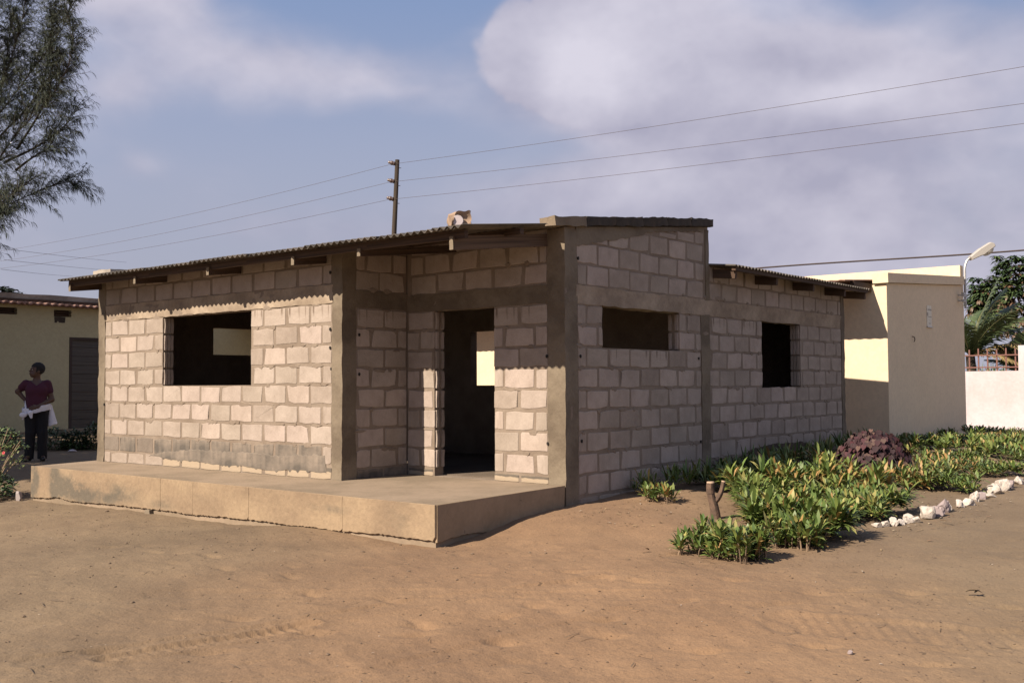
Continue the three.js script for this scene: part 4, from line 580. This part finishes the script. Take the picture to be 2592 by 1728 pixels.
{
  const r = rng(1601);
  const P1 = []; for (let k = 0; k < 85; k++) { const u = r(); P1.push([4.42 + 0.72 * u + (r() - 0.5) * 0.05, 0.34 - 0.22 * u * 0 + (r() - 0.75) * 0.38 + u * 0.10, 0.8 + 0.3 * r()]); }
  clump('leafy_plant', 'low leafy plant clump standing alone nearest the camera on the sand', P1, 1611, 13, 0.11, 0.027, 0.13, 0.06);
  const P2 = []; for (let k = 0; k < 42; k++) P2.push([4.85 + 0.45 * r(), -0.42 + (r() - 0.6) * 0.45, 0.8 + 0.3 * r()]);
  clump('leafy_plant', 'scruffy leafy clump at the front tip of the planted bed', P2, 1613, 12, 0.13, 0.028, 0.10, 0.1);
  const P3 = []; for (let k = 0; k < 13; k++) P3.push([2.93 + (r() - 0.5) * 0.30, -1.84 + (r() - 0.5) * 0.22, 0.8 + 0.3 * r()]);
  clump('leafy_plant', 'small yellowish leafy tuft between the house corner and the stump', P3, 1617, 12, 0.12, 0.024, 0.08, 0.15);
  const P4 = []; for (let k = 0; k < 8; k++) P4.push([2.47 + (r() - 0.5) * 0.18, -2.3 + (r() - 0.5) * 0.5, 0.7 + 0.5 * r()]);
  clump('leafy_plant', 'small dark weed at the foot of the side wall left of the stump', P4, 1619, 9, 0.14, 0.02, 0.08, 0.02);
  // the bed: strap-leaved ground cover, thousands of leaves
  const F = new Faces(); let n = 0;
  const inBed = (x, z) => { const right = 5.22 + 0.12 * fbm(z * 1.3, 2, 4, 2) + (z > -1.6 ? (z + 1.6) * 0.1 : 0), left = z > -2.6 ? mix(4.45, 3.35, clamp((-0.75 - z) / 1.85)) + 0.2 * fbm(z * 2, 1, x, 2) : mix(3.3, 2.42, clamp((-2.6 - z) / 0.6)); if (z > -0.75 || z < -14.6 || x > right || x < left) return false; if (z < -8.6 && x < 2.42) return false; if (x > 5.0 && z < -1.3 && fbm(x * 1.5, 8, z * 1.3, 2) > 0.15) return false; return true; };
  for (let k = 0; k < 16000 && n < 3300; k++) { const q = r(), z = -0.75 - 13.8 * Math.pow(q, 1.35), x = 2.42 + 3.0 * r(); if (!inBed(x, z)) continue; if (Math.hypot(x - 3.72, z + 5.75) < 0.62) continue; const wall = x < 3.0 && z > -8.6; if (wall && r() < 0.35) continue; if (fbm(x * 1.4 + 3, 5, z * 1.4, 2) < -0.14) continue; const h = (0.5 + 0.75 * r() + 0.35 * fbm(x * 0.9, 1, z * 0.9, 2)) * (z < -7 ? 0.62 : 1); n++; const ty = fbm(x * 1.1 + 7, 2, z * 1.1, 3), big = ty > 0.16 ? 1.35 : ty < -0.2 ? 0.72 : 1; if (big > 1 && r() < 0.45) continue; rosette(F, x, groundY(x, z) + 0.015 + 0.10 * h * r() * big, z, r, Math.round((z > -4 ? 13 : 10) * (big > 1 ? 1.3 : 1)), (0.07 * h + 0.05) * big, big > 1 ? 0.032 : 0.024, fbm(x * 1.3, 3, z * 1.3, 3) > 0.1 ? 0.26 : 0.04, 0.1 + 0.5 * r()); }
  // a few taller leaves by the wall
  for (let k = 0; k < 60; k++) { const x = 2.46 + 0.35 * r(), z = -2.6 - 5.8 * r(); rosette(F, x, groundY(x, z) + 0.05, z, r, 8, 0.22, 0.026, 0.02, 0.6); }
  const m = shade(new THREE.Mesh(F.build(), M.leaf)); m.name = 'ground_cover'; m.userData = { kind: 'stuff', label: 'strap-leaved green ground cover filling the garden bed beside the house' }; scene.add(m); console.log('bed', n, F.i.length / 3);
  // leaf litter under and around the bed
  const Lf = new Faces(); for (let k = 0; k < 1200; k++) { const x = 2.6 + 3.3 * r(), z = 0.9 - 8 * r(); if (x + z * 0.25 > 5.3 && r() < 0.85) continue; if (z > -0.3 && (x < 4.2 || r() < 0.6)) continue; const a = r() * 6.283, y = groundY(x, z) + relief(x, z) + 0.006; Lf.leaf([x, y, z], [Math.cos(a), 0.1 + 0.2 * r(), Math.sin(a)], [-Math.sin(a), (r() - 0.5) * 0.5, Math.cos(a)], 0.02 + 0.045 * r(), 0.008 + 0.012 * r(), 0.5, mulc(r() < 0.5 ? GS : [0.14, 0.085, 0.05], 0.7 + 0.6 * r()), r() < 0.15 ? [0.5, 0.45, 0.38] : [0.16, 0.10, 0.06], 2, 0.5); }
  for (let k = 0; k < 1900; k++) { const x = -5.5 + 13 * r(), z = -0.5 + 6 * r(); if (x < 2.5 && z < 1.15) continue; const a = r() * 6.283, y = groundY(x, z) + relief(x, z) + 0.003; Lf.leaf([x, y, z], [Math.cos(a), 0.12, Math.sin(a)], [-Math.sin(a), (r() - 0.5) * 0.5, Math.cos(a)], 0.009 + 0.032 * r() * r() * r(), 0.006 + 0.007 * r(), 0.3, r() < 0.88 ? [0.09, 0.055, 0.035] : [0.5, 0.42, 0.34], [0.12, 0.075, 0.05], 2, 0.5); }
  { // loose grit and small clods
    const gs = [], q = rng(1651); for (let k = 0; k < 420; k++) { const x = -4.5 + 12 * q(), z = 0.9 + 4.7 * q() + (x > 2.6 && q() < 0.3 ? -2.2 : 0), s = 0.007 + 0.016 * q() * q() * q(); if (x > 4.3 && x < 5.3 && z < 0.6) continue; const g = new THREE.IcosahedronGeometry(s, 0); g.scale(1 + 0.5 * q(), 0.6, 1); g.rotateY(q() * 6); g.translate(x, groundY(x, z) + relief(x, z) + s * 0.25, z); metreUV(g); gs.push(g); }
    const m = shade(new THREE.Mesh(mergeGeometries(gs), std({ ...tMort, color: new THREE.Color().setRGB(0.75, 0.68, 0.6) }))); m.name = 'grit'; m.userData = { kind: 'stuff', label: 'loose grit and small clods on the sand' }; scene.add(m);
    for (let k = 0; k < 70; k++) { const x = -4 + 11.5 * q(), z = 1.2 + 4.2 * q(), a = q() * 6.28; Lf.leaf([x, groundY(x, z) + relief(x, z) + 0.006, z], [Math.cos(a), 0.05, Math.sin(a)], [-Math.sin(a), 0.2, Math.cos(a)], 0.05 + 0.10 * q(), 0.006, 0.1 * q(), [0.10, 0.07, 0.045], [0.12, 0.085, 0.055], 4, 0.5); }
  }
  const lm = shade(new THREE.Mesh(Lf.build(), M.matteLeaf)); lm.name = 'leaf_litter'; lm.userData = { kind: 'stuff', label: 'dry leaf bits and twigs scattered on the sand' }; scene.add(lm);
}
// maroon shrub with heart-shaped leaves
{
  const r = rng(1701), t = thing('maroon_shrub', 'rounded maroon shrub with heart-shaped leaves in the garden bed', 'shrub', [3.72, groundY(3.72, -5.75), -5.75]), F = new Faces(), S = [];
  const heart = [[0, 0.12], [0.28, 0.0], [0.5, 0.22], [0.42, 0.55], [0.2, 0.85], [0, 1.05]];
  for (let k = 0; k < 1500; k++) {
    const u = Math.pow(r(), 0.7), th = r() * 6.283, s = Math.sqrt(1 - u * u), q = 0.72 + 0.3 * r(), c = [0.50 * s * Math.cos(th) * q, 0.06 + 0.50 * u * q + (r() - 0.5) * 0.04, 0.50 * s * Math.sin(th) * q], L = 0.048 + 0.04 * r();
    const out = new THREE.Vector3(s * Math.cos(th), 0.35 * u, s * Math.sin(th)).add(new THREE.Vector3(r() - 0.5, r() - 0.5, r() - 0.5).multiplyScalar(0.8)).normalize(), dn = new THREE.Vector3(0, -1, 0).addScaledVector(out, 0.55 - 0.3 * r()).normalize(), sd = new THREE.Vector3().crossVectors(dn, out).normalize();
    const kk = r(), col = mulc(kk < 0.16 ? [0.075, 0.042, 0.034] : kk < 0.55 ? [0.042, 0.011, 0.016] : [0.024, 0.008, 0.011], 0.75 + 0.5 * r());
    const ids = [F.v(...c, col)], put = (a, b) => F.v(c[0] + sd.x * a * L + dn.x * b * L + out.x * 0.12 * L * Math.abs(a), c[1] + sd.y * a * L + dn.y * b * L + out.y * 0.12 * L * Math.abs(a), c[2] + sd.z * a * L + dn.z * b * L + out.z * 0.12 * L * Math.abs(a), mulc(col, 1.1));
    const R = heart.map(([a, b]) => put(a, b - 0.15)), Lh = heart.slice(1, -1).map(([a, b]) => put(-a, b - 0.15)); const ring = [...R, ...Lh.reverse()]; for (let i = 0; i < ring.length; i++) F.i.push(ids[0], ring[i], ring[(i + 1) % ring.length]);
  }
  for (let k = 0; k < 12; k++) { const a = k * 0.52; S.push(tube([[0.05 * Math.cos(a), -0.03, 0.05 * Math.sin(a)], [0.2 * Math.cos(a), 0.25, 0.2 * Math.sin(a)], [0.36 * Math.cos(a), 0.36, 0.36 * Math.sin(a)]], 0.01, 0.005, 4, 4)); }
  part('stems', mergeGeometries(S), M.stem, t); part('leaves', F.build(), M.matteLeaf, t, 'stuff');
}
// forked stump
{
  const t = thing('tree_stump', 'forked sawn-off tree stump standing in the sand by the bed', 'stump', [3.82, groundY(3.82, -1.3) - 0.01, -1.3], 0.6859);
  const bm = std({ ...tDark, color: new THREE.Color().setRGB(2.1, 1.75, 1.6) });
  part('stem', tube([[0.03, -0.05, 0], [0.02, 0.06, 0], [0.005, 0.14, 0], [-0.012, 0.20, 0], [-0.022, 0.26, 0]], 0.052, 0.036, 12, 10), bm, t);
  part('arm', tube([[-0.02, 0.24, 0], [-0.024, 0.29, 0], [-0.02, 0.345, 0.0]], 0.040, 0.037, 6, 10), bm, t);
  part('arm', tube([[0.01, 0.15, 0], [0.05, 0.20, 0.01], [0.082, 0.27, 0.015], [0.10, 0.355, 0.02]], 0.028, 0.021, 8, 9), bm, t);
  const cut = std({ color: new THREE.Color().setRGB(0.42, 0.30, 0.21) }); const c1 = new THREE.CylinderGeometry(0.036, 0.038, 0.012, 12), m1 = part('cut_face', c1, cut, t); m1.position.set(-0.02, 0.347, 0); const m2 = part('cut_face', new THREE.CylinderGeometry(0.020, 0.021, 0.01, 10), cut, t); m2.position.set(0.101, 0.357, 0.02); m2.rotation.z = -0.2;
}
// white border stones
{
  M.stone = std({ ...mottled(256, 0.35, [0.50, 0.46, 0.42], [0.30, 0.25, 0.20], 1.3, 0, 97, 0.006) });
  const S = [[5.22, -1.80, .09, .05, .08], [5.26, -1.88, .08, .07, .09], [5.30, -1.98, .08, .09, .08], [5.33, -2.08, .07, .06, .09], [5.36, -2.18, .10, .07, .10], [5.40, -2.29, .11, .07, .08], [5.28, -2.42, .10, .07, .10], [5.40, -2.62, .17, .15, .14], [5.44, -2.80, .14, .13, .13], [5.42, -3.06, .12, .16, .14], [5.40, -3.22, .10, .10, .10], [5.44, -3.52, .09, .10, .10], [5.46, -3.74, .14, .10, .10], [5.42, -4.12, .10, .15, .11], [5.40, -4.42, .13, .12, .10], [5.42, -4.66, .15, .06, .12], [5.38, -4.98, .22, .14, .15], [5.40, -5.28, .20, .19, .16], [5.41, -5.54, .14, .14, .13], [5.40, -6.02, .14, .12, .12], [5.44, -6.3, .08, .06, .08]];
  const say = ['smallest white stone at the front end of the border row', 'white stone second in the border row from the front', 'upright white stone third in the border row from the front', 'white stone fourth in the border row from the front', 'rounded white stone fifth in the border row from the front', 'flat white stone sixth in the row just before the big block', 'pinkish low stone behind the sixth stone in the border row', 'large squarish white stone in the near half of the border row', 'grey shadowed stone leaning on the large squarish white stone', 'tall grey-white pointed stone behind the large squarish one', 'small white stone beside the tall pointed one', 'pale rounded stone alone in the middle gap of the row', 'double-humped white stone in the middle of the border row', 'upright pointed white stone past the middle of the border row', 'grey-topped white stone behind the upright pointed one', 'flat white slab lying before the far large stones', 'wide rounded white stone near the far end of the row', 'largest angular white stone near the far end of the row', 'dirty white stone behind the largest angular one', 'white stone last but one at the far end of the row', 'tiny white stone at the very far end of the row'];
  S.forEach(([x, z, w, h, d], k) => { const grey = [8, 9, 14, 18].includes(k); solo('border_stone', say[k], 'stone', rockGeo(w * 0.98, h * 1.15, d * 0.98, k * 1.37 + 2, 0.75), grey ? (M.greyStone ??= std({ ...tWhite, color: new THREE.Color().setRGB(0.55, 0.50, 0.47) })) : M.stone, [x, groundY(x, z) + h * 0.24, z], k * 1.1); });
}
// leaves and twig on the sand
solo('dry_leaf', 'dark curled dry leaf lying on the sand at lower right', 'leaf', (() => { const F = new Faces(); F.leaf([-0.05, 0.012, 0], [0.9, 0.3, 0.2], [-0.2, 0.3, 0.9], 0.11, 0.045, 0.9, [0.03, 0.022, 0.015], [0.05, 0.035, 0.02]); F.leaf([0, 0.01, 0.02], [0.6, 0.4, -0.5], [0.5, 0.1, 0.6], 0.06, 0.03, 0.5, [0.025, 0.02, 0.014], [0.04, 0.03, 0.02]); return F.build(); })(), M.matteLeaf, [6.71, groundY(6.71, 0.58) + 0.01, 0.58], 0.5);
solo('fallen_leaf', 'orange-brown fallen leaf on the sand beside the border stones', 'leaf', (() => { const F = new Faces(); F.leaf([-0.07, 0.012, 0], [1, 0.12, 0.1], [0, 0.2, 1], 0.16, 0.03, 0.2, [0.40, 0.20, 0.08], [0.36, 0.2, 0.09]); return F.build(); })(), M.matteLeaf, [5.66, groundY(5.66, -2.32) + 0.01, -2.32], -0.5);
solo('brown_leaf', 'small crumpled brown leaf on the sand left of the nearest clump', 'leaf', (() => { const F = new Faces(); F.leaf([-0.03, 0.012, 0], [0.9, 0.3, 0.2], [-0.2, 0.3, 0.9], 0.07, 0.03, 1.2, [0.10, 0.05, 0.03], [0.14, 0.07, 0.04]); return F.build(); })(), M.matteLeaf, [4.19, groundY(4.19, 0.5) + 0.01, 0.5], 1.5);
solo('pebble', 'small greyish pebble on the sand near the lower right tyre tread', 'pebble', rockGeo(0.03, 0.024, 0.026, 4.4, 0.4), M.greyStone, [6.53, groundY(6.53, 2.2) + 0.012, 2.2]);

// ------------------------------------------------------------------ left side: flower bush, hedge shrubs
{
  const r = rng(1801), x = -5.68, z = 1.29, t = thing('flowering_bush', 'glossy bush with small red flowers beside the porch left end', 'bush', [x, groundY(x, z), z]), F = new Faces();
  bush(F, 0, 0.02, 0, 0.55, 0.38, 0.4, 900, 0.075, 0.034, [[0.05, 0.085, 0.03], [0.07, 0.11, 0.04], [0.03, 0.055, 0.022], [0.09, 0.12, 0.06]], r, 0.7); bush(F, -0.14, 0.38, -0.30, 0.36, 0.34, 0.32, 240, 0.065, 0.026, [[0.08, 0.12, 0.04], [0.10, 0.12, 0.04]], r, 0.4); bush(F, -0.5, 0.6, -0.5, 0.3, 0.35, 0.3, 220, 0.065, 0.026, [[0.09, 0.13, 0.05], [0.06, 0.09, 0.03]], r, 0.4);
  const S = []; for (let k = 0; k < 16; k++) { const a = k * 0.4, l = 0.5 + 0.5 * r(); S.push(tube([[0.04 * Math.cos(a), -0.05, 0.04 * Math.sin(a)], [0.16 * Math.cos(a), l * 0.55, 0.16 * Math.sin(a) - 0.1], [0.3 * Math.cos(a) - 0.08, l, 0.25 * Math.sin(a) - 0.25]], 0.008, 0.003, 5, 4)); }
  part('stems', mergeGeometries(S), M.stem, t); part('leaves', F.build(), M.leaf, t, 'stuff');
  const red = std({ color: new THREE.Color().setRGB(0.36, 0.014, 0.02), roughness: 0.6, side: THREE.DoubleSide }), R = new Faces(); for (let i = 0; i < 5; i++) { const a = i * 1.257; R.leaf([0, 0, 0], [Math.cos(a) * 0.7, 0.5, Math.sin(a) * 0.7], [-Math.sin(a), 0, Math.cos(a)], 0.045, 0.032, 0.8, [1, 1, 1], [1, 1, 1], 3, 0.6); } const rg = R.build();
  for (const [a, b, c, s] of [[0.16, 0.72, -0.1, 1.3], [0.16, 0.70, -0.12, 1.0], [0.24, 0.63, 0.02, 1.2], [0.20, 0.86, -0.25, 0.8], [0.34, 0.66, -0.1, 0.9], [0.05, 0.74, -0.1, 0.9], [0.40, 0.5, 0.05, 0.6], [-0.2, 0.8, -0.2, 1.1]]) { const m = part('flower', rg, red, t); m.position.set(a, b * 0.92, c); m.scale.setScalar(s * 0.72); m.rotation.set(a * 3, b * 9, c * 5); }
  const W = [[-11.75, -1.75, .40, .40], [-11.1, -2.45, .38, .42], [-10.86, -2.78, .30, .38], [-10.62, -3.02, .32, .50], [-12.6, -0.9, .5, .45]], say = ['dark green shrub at the left edge before the cream wall', 'dark shrub right of the standing person', 'lower dark shrub between the person and the plank door', 'taller green shrub in front of the plank door', 'dark shrub furthest left along the cream wall'];
  W.forEach(([sx, sz, rr, hh], k) => { const q = thing('hedge_shrub', say[k], 'shrub', [sx, groundY(sx, sz), sz]), B = new Faces(); bush(B, 0, 0, 0, rr, hh, rr, 620, 0.10, 0.03, [[0.035, 0.06, 0.02], [0.05, 0.085, 0.028], [0.025, 0.045, 0.016]], r, 0.5); part('leaves', B.build(), M.leaf, q, 'stuff'); part('stems', mergeGeometries([0, 1, 2, 3, 4].map(i => tube([[0, -0.05, 0], [rr * 0.3 * Math.cos(i * 1.25), hh * 0.4, rr * 0.3 * Math.sin(i * 1.25)], [rr * 0.6 * Math.cos(i * 1.25), hh * 0.75, rr * 0.6 * Math.sin(i * 1.25)]], 0.01, 0.005, 4, 4))), M.stem, q); });
  solo('white_stone', 'flat whitish stone lying before the hedge shrubs near the house corner', 'stone', rockGeo(0.20, 0.06, 0.14, 3.2, 0.4), M.white, [-10.5, groundY(-10.5, -2.5) + 0.015, -2.5]);
  solo('pale_stone', 'pale stone standing against the left end of the porch', 'stone', rockGeo(0.10, 0.17, 0.08, 8.1, 0.4), std({ ...tWhite, color: new THREE.Color().setRGB(0.62, 0.60, 0.55) }), [-5.05, groundY(-5.05, 1.1) + 0.06, 1.12]);
  const e = part('border_strip', rough(-7.6, -5.0, -0.02, 0.03, 1.38, 1.44, 0.1, 0.02, 3), M.column, t); e.position.set(-x, 0.012, -z); 
}
// ------------------------------------------------------------------ the person
{
  const px = -8.62, pz = -0.86, t = thing('person', 'person in burgundy top and black trousers with white cloth at waist', 'person', [px, groundY(px, pz) + 0.005, pz], Math.atan2(8.72 - px, 7.7 - pz));
  const V3 = (x, y, z) => [x, y, z];
  const cap = (p, a, b, ra, rb) => { const bx = b[0] - a[0], by = b[1] - a[1], bz = b[2] - a[2], u = clamp(((p[0] - a[0]) * bx + (p[1] - a[1]) * by + (p[2] - a[2]) * bz) / (bx * bx + by * by + bz * bz)); return Math.hypot(p[0] - a[0] - bx * u, p[1] - a[1] - by * u, p[2] - a[2] - bz * u) - mix(ra, rb, u); };
  const ell = (p, c, r) => { const q = Math.hypot((p[0] - c[0]) / r[0], (p[1] - c[1]) / r[1], (p[2] - c[2]) / r[2]); return (q - 1) * Math.min(...r); };
  const smin = (a, b, k) => { const h = clamp(0.5 + 0.5 * (b - a) / k); return mix(b, a, h) - k * h * (1 - h); };
  const uni = (list, p, k) => { let d = 9; for (const f of list) d = smin(d, f(p), k); return d; };
  function field(fn, lo, hi, cell) {
    const size = Math.max(hi[0] - lo[0], hi[1] - lo[1], hi[2] - lo[2]), res = Math.max(12, Math.ceil(size / cell) + 4), mc = new MarchingCubes(res, M.column, false, false, 400000), S = [0, 1, 2].map(i => (hi[i] - lo[i]) * res / (res - 4)), c = [0, 1, 2].map(i => (hi[i] + lo[i]) / 2); mc.isolation = 0;
    for (let k = 0; k < res; k++) for (let j = 0; j < res; j++) for (let i = 0; i < res; i++) { const f = q => (q - res / 2) / (res / 2); mc.field[k * res * res + j * res + i] = -fn([c[0] + f(i) * S[0] / 2, c[1] + f(j) * S[1] / 2, c[2] + f(k) * S[2] / 2]); }
    mc.update(); const n = mc.count ?? mc.geometry.drawRange.count, P = new Float32Array(n * 3); for (let i = 0; i < n; i++) for (let q = 0; q < 3; q++) P[i * 3 + q] = c[q] + mc.positionArray[i * 3 + q] * S[q] / 2;
    let g = new THREE.BufferGeometry(); g.setAttribute('position', new THREE.BufferAttribute(P, 3)); g = mergeVertices(g, 1e-5); g.computeVertexNormals(); g.setAttribute('uv', new THREE.Float32BufferAttribute(new Float32Array(g.attributes.position.count * 2), 2)); return g;
  }
  // joints: x to the picture's right, z towards the camera
  const sR = V3(-.165, 1.285, -.02), eR = V3(-.285, 1.16, -.10), hR = V3(-.175, 1.02, -.06), sL = V3(.165, 1.285, 0), eL = V3(.235, 1.02, .02), hL = V3(.02, .90, .165);
  const kR = V3(-.085, .47, .02), fR = V3(-.105, .075, -.01), kL = V3(.095, .47, .03), fL = V3(.10, .075, .02), pR = V3(-.085, .84, 0), pL = V3(.085, .84, 0);
  const torso = [p => ell(p, [0, 1.17, 0], [.155, .19, .115]), p => ell(p, [-.065, 1.17, .07], [.075, .075, .065]), p => ell(p, [.07, 1.17, .07], [.075, .075, .065]), p => ell(p, [0, .98, .02], [.15, .15, .125]), p => ell(p, [0, .85, -.01], [.175, .13, .135])];
  const arms = [p => cap(p, sR, eR, .052, .043), p => cap(p, eR, hR, .041, .029), p => cap(p, sL, eL, .054, .045), p => cap(p, eL, hL, .043, .029)];
  const legs = [p => cap(p, pR, kR, .098, .062), p => cap(p, kR, fR, .058, .040), p => cap(p, pL, kL, .098, .062), p => cap(p, kL, fL, .058, .040)];
  // head turned to the picture's left and a little up: f = facing
  const hc = [-.005, 1.505, .01], f = [-.93, .12, .34], up = [.10, .99, -.05], sd = [-.34, .0, -.93];
  const at = (a, b, c) => [hc[0] + f[0] * a + up[0] * b + sd[0] * c, hc[1] + f[1] * a + up[1] * b + sd[1] * c, hc[2] + f[2] * a + up[2] * b + sd[2] * c];
  const loc = p => { const q = [p[0] - hc[0], p[1] - hc[1], p[2] - hc[2]]; return [q[0] * f[0] + q[1] * f[1] + q[2] * f[2], q[0] * up[0] + q[1] * up[1] + q[2] * up[2], q[0] * sd[0] + q[1] * sd[1] + q[2] * sd[2]]; };
  const head = [p => ell(loc(p), [-.012, .02, 0], [.095, .098, .076]), p => ell(loc(p), [.03, -.05, 0], [.062, .066, .056]), p => ell(loc(p), [.062, -.092, 0], [.026, .022, .026]), p => cap(p, at(.088, .012, 0), at(.106, -.018, 0), .009, .015), p => ell(loc(p), [.088, -.052, 0], [.016, .008, .022]), p => ell(loc(p), [.085, -.066, 0], [.015, .008, .020]), p => ell(loc(p), [.082, .028, .03], [.012, .009, .022]), p => ell(loc(p), [.082, .028, -.03], [.012, .009, .022]), p => ell(loc(p), [-.01, -.01, .078], [.018, .030, .010]), p => ell(loc(p), [-.01, -.01, -.078], [.018, .030, .010]), p => cap(p, [0, 1.30, -.02], at(-.02, -.06, 0), .058, .052)];
  const fingers = (h, dir, side) => { const out = [p => ell(p, [h[0] + dir[0] * .04, h[1] + dir[1] * .04, h[2] + dir[2] * .04], [.036, .034, .030])]; for (let k = 0; k < 4; k++) { const o = (k - 1.5) * .019, b = [0, 1, 2].map(q => h[q] + dir[q] * .065 + side[q] * o), L = [.062, .072, .068, .052][k], m = [0, 1, 2].map(q => b[q] + dir[q] * L * .55), e = [m[0] + dir[0] * L * .45, m[1] + dir[1] * L * .45 - .012, m[2] + dir[2] * L * .45 - .012]; out.push(p => cap(p, b, m, .0095, .0088), p => cap(p, m, e, .0088, .0072)); } const tb = [0, 1, 2].map(q => h[q] + dir[q] * .02 - side[q] * .03), te = [0, 1, 2].map(q => tb[q] + dir[q] * .045 - side[q] * .018); out.push(p => cap(p, tb, te, .012, .008)); return out; };
  const handR = fingers(hR, [.55, -.55, -.6], [.6, .6, 0]), handL = fingers(hL, [-.95, -.15, .05], [.1, -.97, .1]);
  const shoesBare = [p => cap(p, fR, [-.15, .04, .10], .04, .032), p => cap(p, fL, [.12, .04, .13], .04, .032)];
  const bodyFn = p => { let d = smin(uni(torso, p, .05), uni(arms, p, .02), .035); d = smin(d, uni(legs, p, .03), .04); d = smin(d, uni(head, p, .018), .03); d = smin(d, uni(shoesBare, p, .02), .02); return d; };
  const skin = std({ color: new THREE.Color().setRGB(0.085, 0.045, 0.03), roughness: 0.6 });
  const body = field(bodyFn, [-.36, -.01, -.26], [.32, 1.64, .30], .012), headG = field(p => uni(head, p, .014), [-.14, 1.33, -.12], [.12, 1.63, .14], .0045), hgR = field(p => Math.min(uni(handR, p, .010), cap(p, eR, hR, .04, .0285)), [-.26, .90, -.20], [-.06, 1.06, .02], .005), hgL = field(p => Math.min(uni(handL, p, .010), cap(p, eL, hL, .04, .0285)), [-.16, .80, .10], [.06, .96, .24], .005);
  part('body', mergeGeometries([body, headG, hgR, hgL]), skin, t);
  part('hair', field(p => { const q = loc(p); const d = ell(q, [-.022, .040, 0], [.112, .106, .094]); const cut = Math.max(-q[1] - .07, Math.min(q[0] - .03, .055 - q[1]), q[0] - .075); return Math.max(d + 0.004 * noise3(p[0] * 90, p[1] * 90, p[2] * 90), cut); }, [-.16, 1.38, -.14], [.17, 1.66, .16], .006), std({ color: new THREE.Color().setRGB(0.010, 0.009, 0.009), roughness: 0.9 }), t);
  for (const s of [-1, 1]) { const e = part('eye', new THREE.SphereGeometry(.010, 10, 8), std({ color: new THREE.Color().setRGB(.45, .42, .38), roughness: .3 }), t); e.position.set(...at(.079, .012, s * .031)); }
  const shirtFn = p => { let d = smin(uni(torso, p, .06) - .012, uni([q => cap(q, sR, [mix(sR[0], eR[0], .45), mix(sR[1], eR[1], .45), mix(sR[2], eR[2], .45)], .070, .066), q => cap(q, sL, [mix(sL[0], eL[0], .45), mix(sL[1], eL[1], .45), mix(sL[2], eL[2], .45)], .070, .066)], p, .02), .03); d += .005 * fbm(p[0] * 12, p[1] * 9, p[2] * 12, 2); return Math.max(d, .865 - p[1] + .02 * p[0], p[1] - 1.365, p[2] > -.02 ? p[1] - (1.255 + Math.abs(p[0]) * .85) : p[1] - (1.32 + Math.abs(p[0]) * .3)); };
  part('shirt', field(shirtFn, [-.32, .84, -.22], [.30, 1.38, .22], .011), std({ color: new THREE.Color().setRGB(0.055, 0.009, 0.024), roughness: 0.9 }), t);
  const trouFn = p => { let d = uni([...legs, torso[4]], p, .03) - .016; d = smin(d, cap(p, kR, [fR[0], .05, fR[2]], .078, .074), .02); d = smin(d, cap(p, kL, [fL[0], .05, fL[2]], .078, .074), .02); d += .006 * fbm(p[0] * 10, p[1] * 7, p[2] * 10, 2); return Math.max(d, p[1] - .93, .03 - p[1]); };
  part('trousers', field(trouFn, [-.24, .02, -.22], [.24, .95, .22], .012), std({ color: new THREE.Color().setRGB(0.008, 0.008, 0.010), roughness: 0.95 }), t);
  const cloth = std({ color: new THREE.Color().setRGB(0.66, 0.66, 0.72), roughness: 0.9, side: THREE.DoubleSide });
  const clothFn = p => { const band = Math.max(Math.abs(ell(p, [0, .88, 0], [.205, .4, .165])) - .012, Math.abs(p[1] - (.855 + .22 * (p[0] > -.1 ? p[0] : -.12) * (p[2] > -.05 ? 1 : .4))) - .05); const flap = Math.max(Math.abs(cap(p, [.20, .9, -.04], [.245, .60, -.06], .035, .075)) - .010, -(p[0] - .13), .585 - p[1] + .3 * (p[0] - .24)); const knot = uni([q => ell(q, [-.09, .805, .185], [.04, .045, .03]), q => ell(q, [-.19, .775, .14], [.06, .045, .022]), q => cap(q, [-.09, .80, .18], [-.075, .73, .19], .026, .018), q => cap(q, [-.17, .77, .13], [-.205, .70, .11], .02, .012), q => cap(q, [-.16, .86, .10], [-.17, 1.0, .03], .018, .010)], p, .015); return Math.min(band, flap, knot) + .005 * fbm(p[0] * 25, p[1] * 25, p[2] * 25, 2); };
  part('waist_cloth', field(clothFn, [-.28, .54, -.24], [.36, 1.02, .25], .009), cloth, t);
  for (const [a, b] of [[fR, [-.185, .035, .09]], [fL, [.115, .035, .14]]]) part('shoe', field(p => { const d = smin(cap(p, [a[0], .045, a[2]], b, .048, .036), cap(p, [a[0], .08, a[2] - .01], [a[0], .05, a[2]], .04, .045), .02); return Math.max(d, -p[1] + .002); }, [a[0] - .15, -.01, a[2] - .09], [a[0] + .12, .15, a[2] + .2], .008), std({ color: new THREE.Color().setRGB(0.012, 0.011, 0.011), roughness: 0.5 }), t);
}
renderer.render(scene, camera);
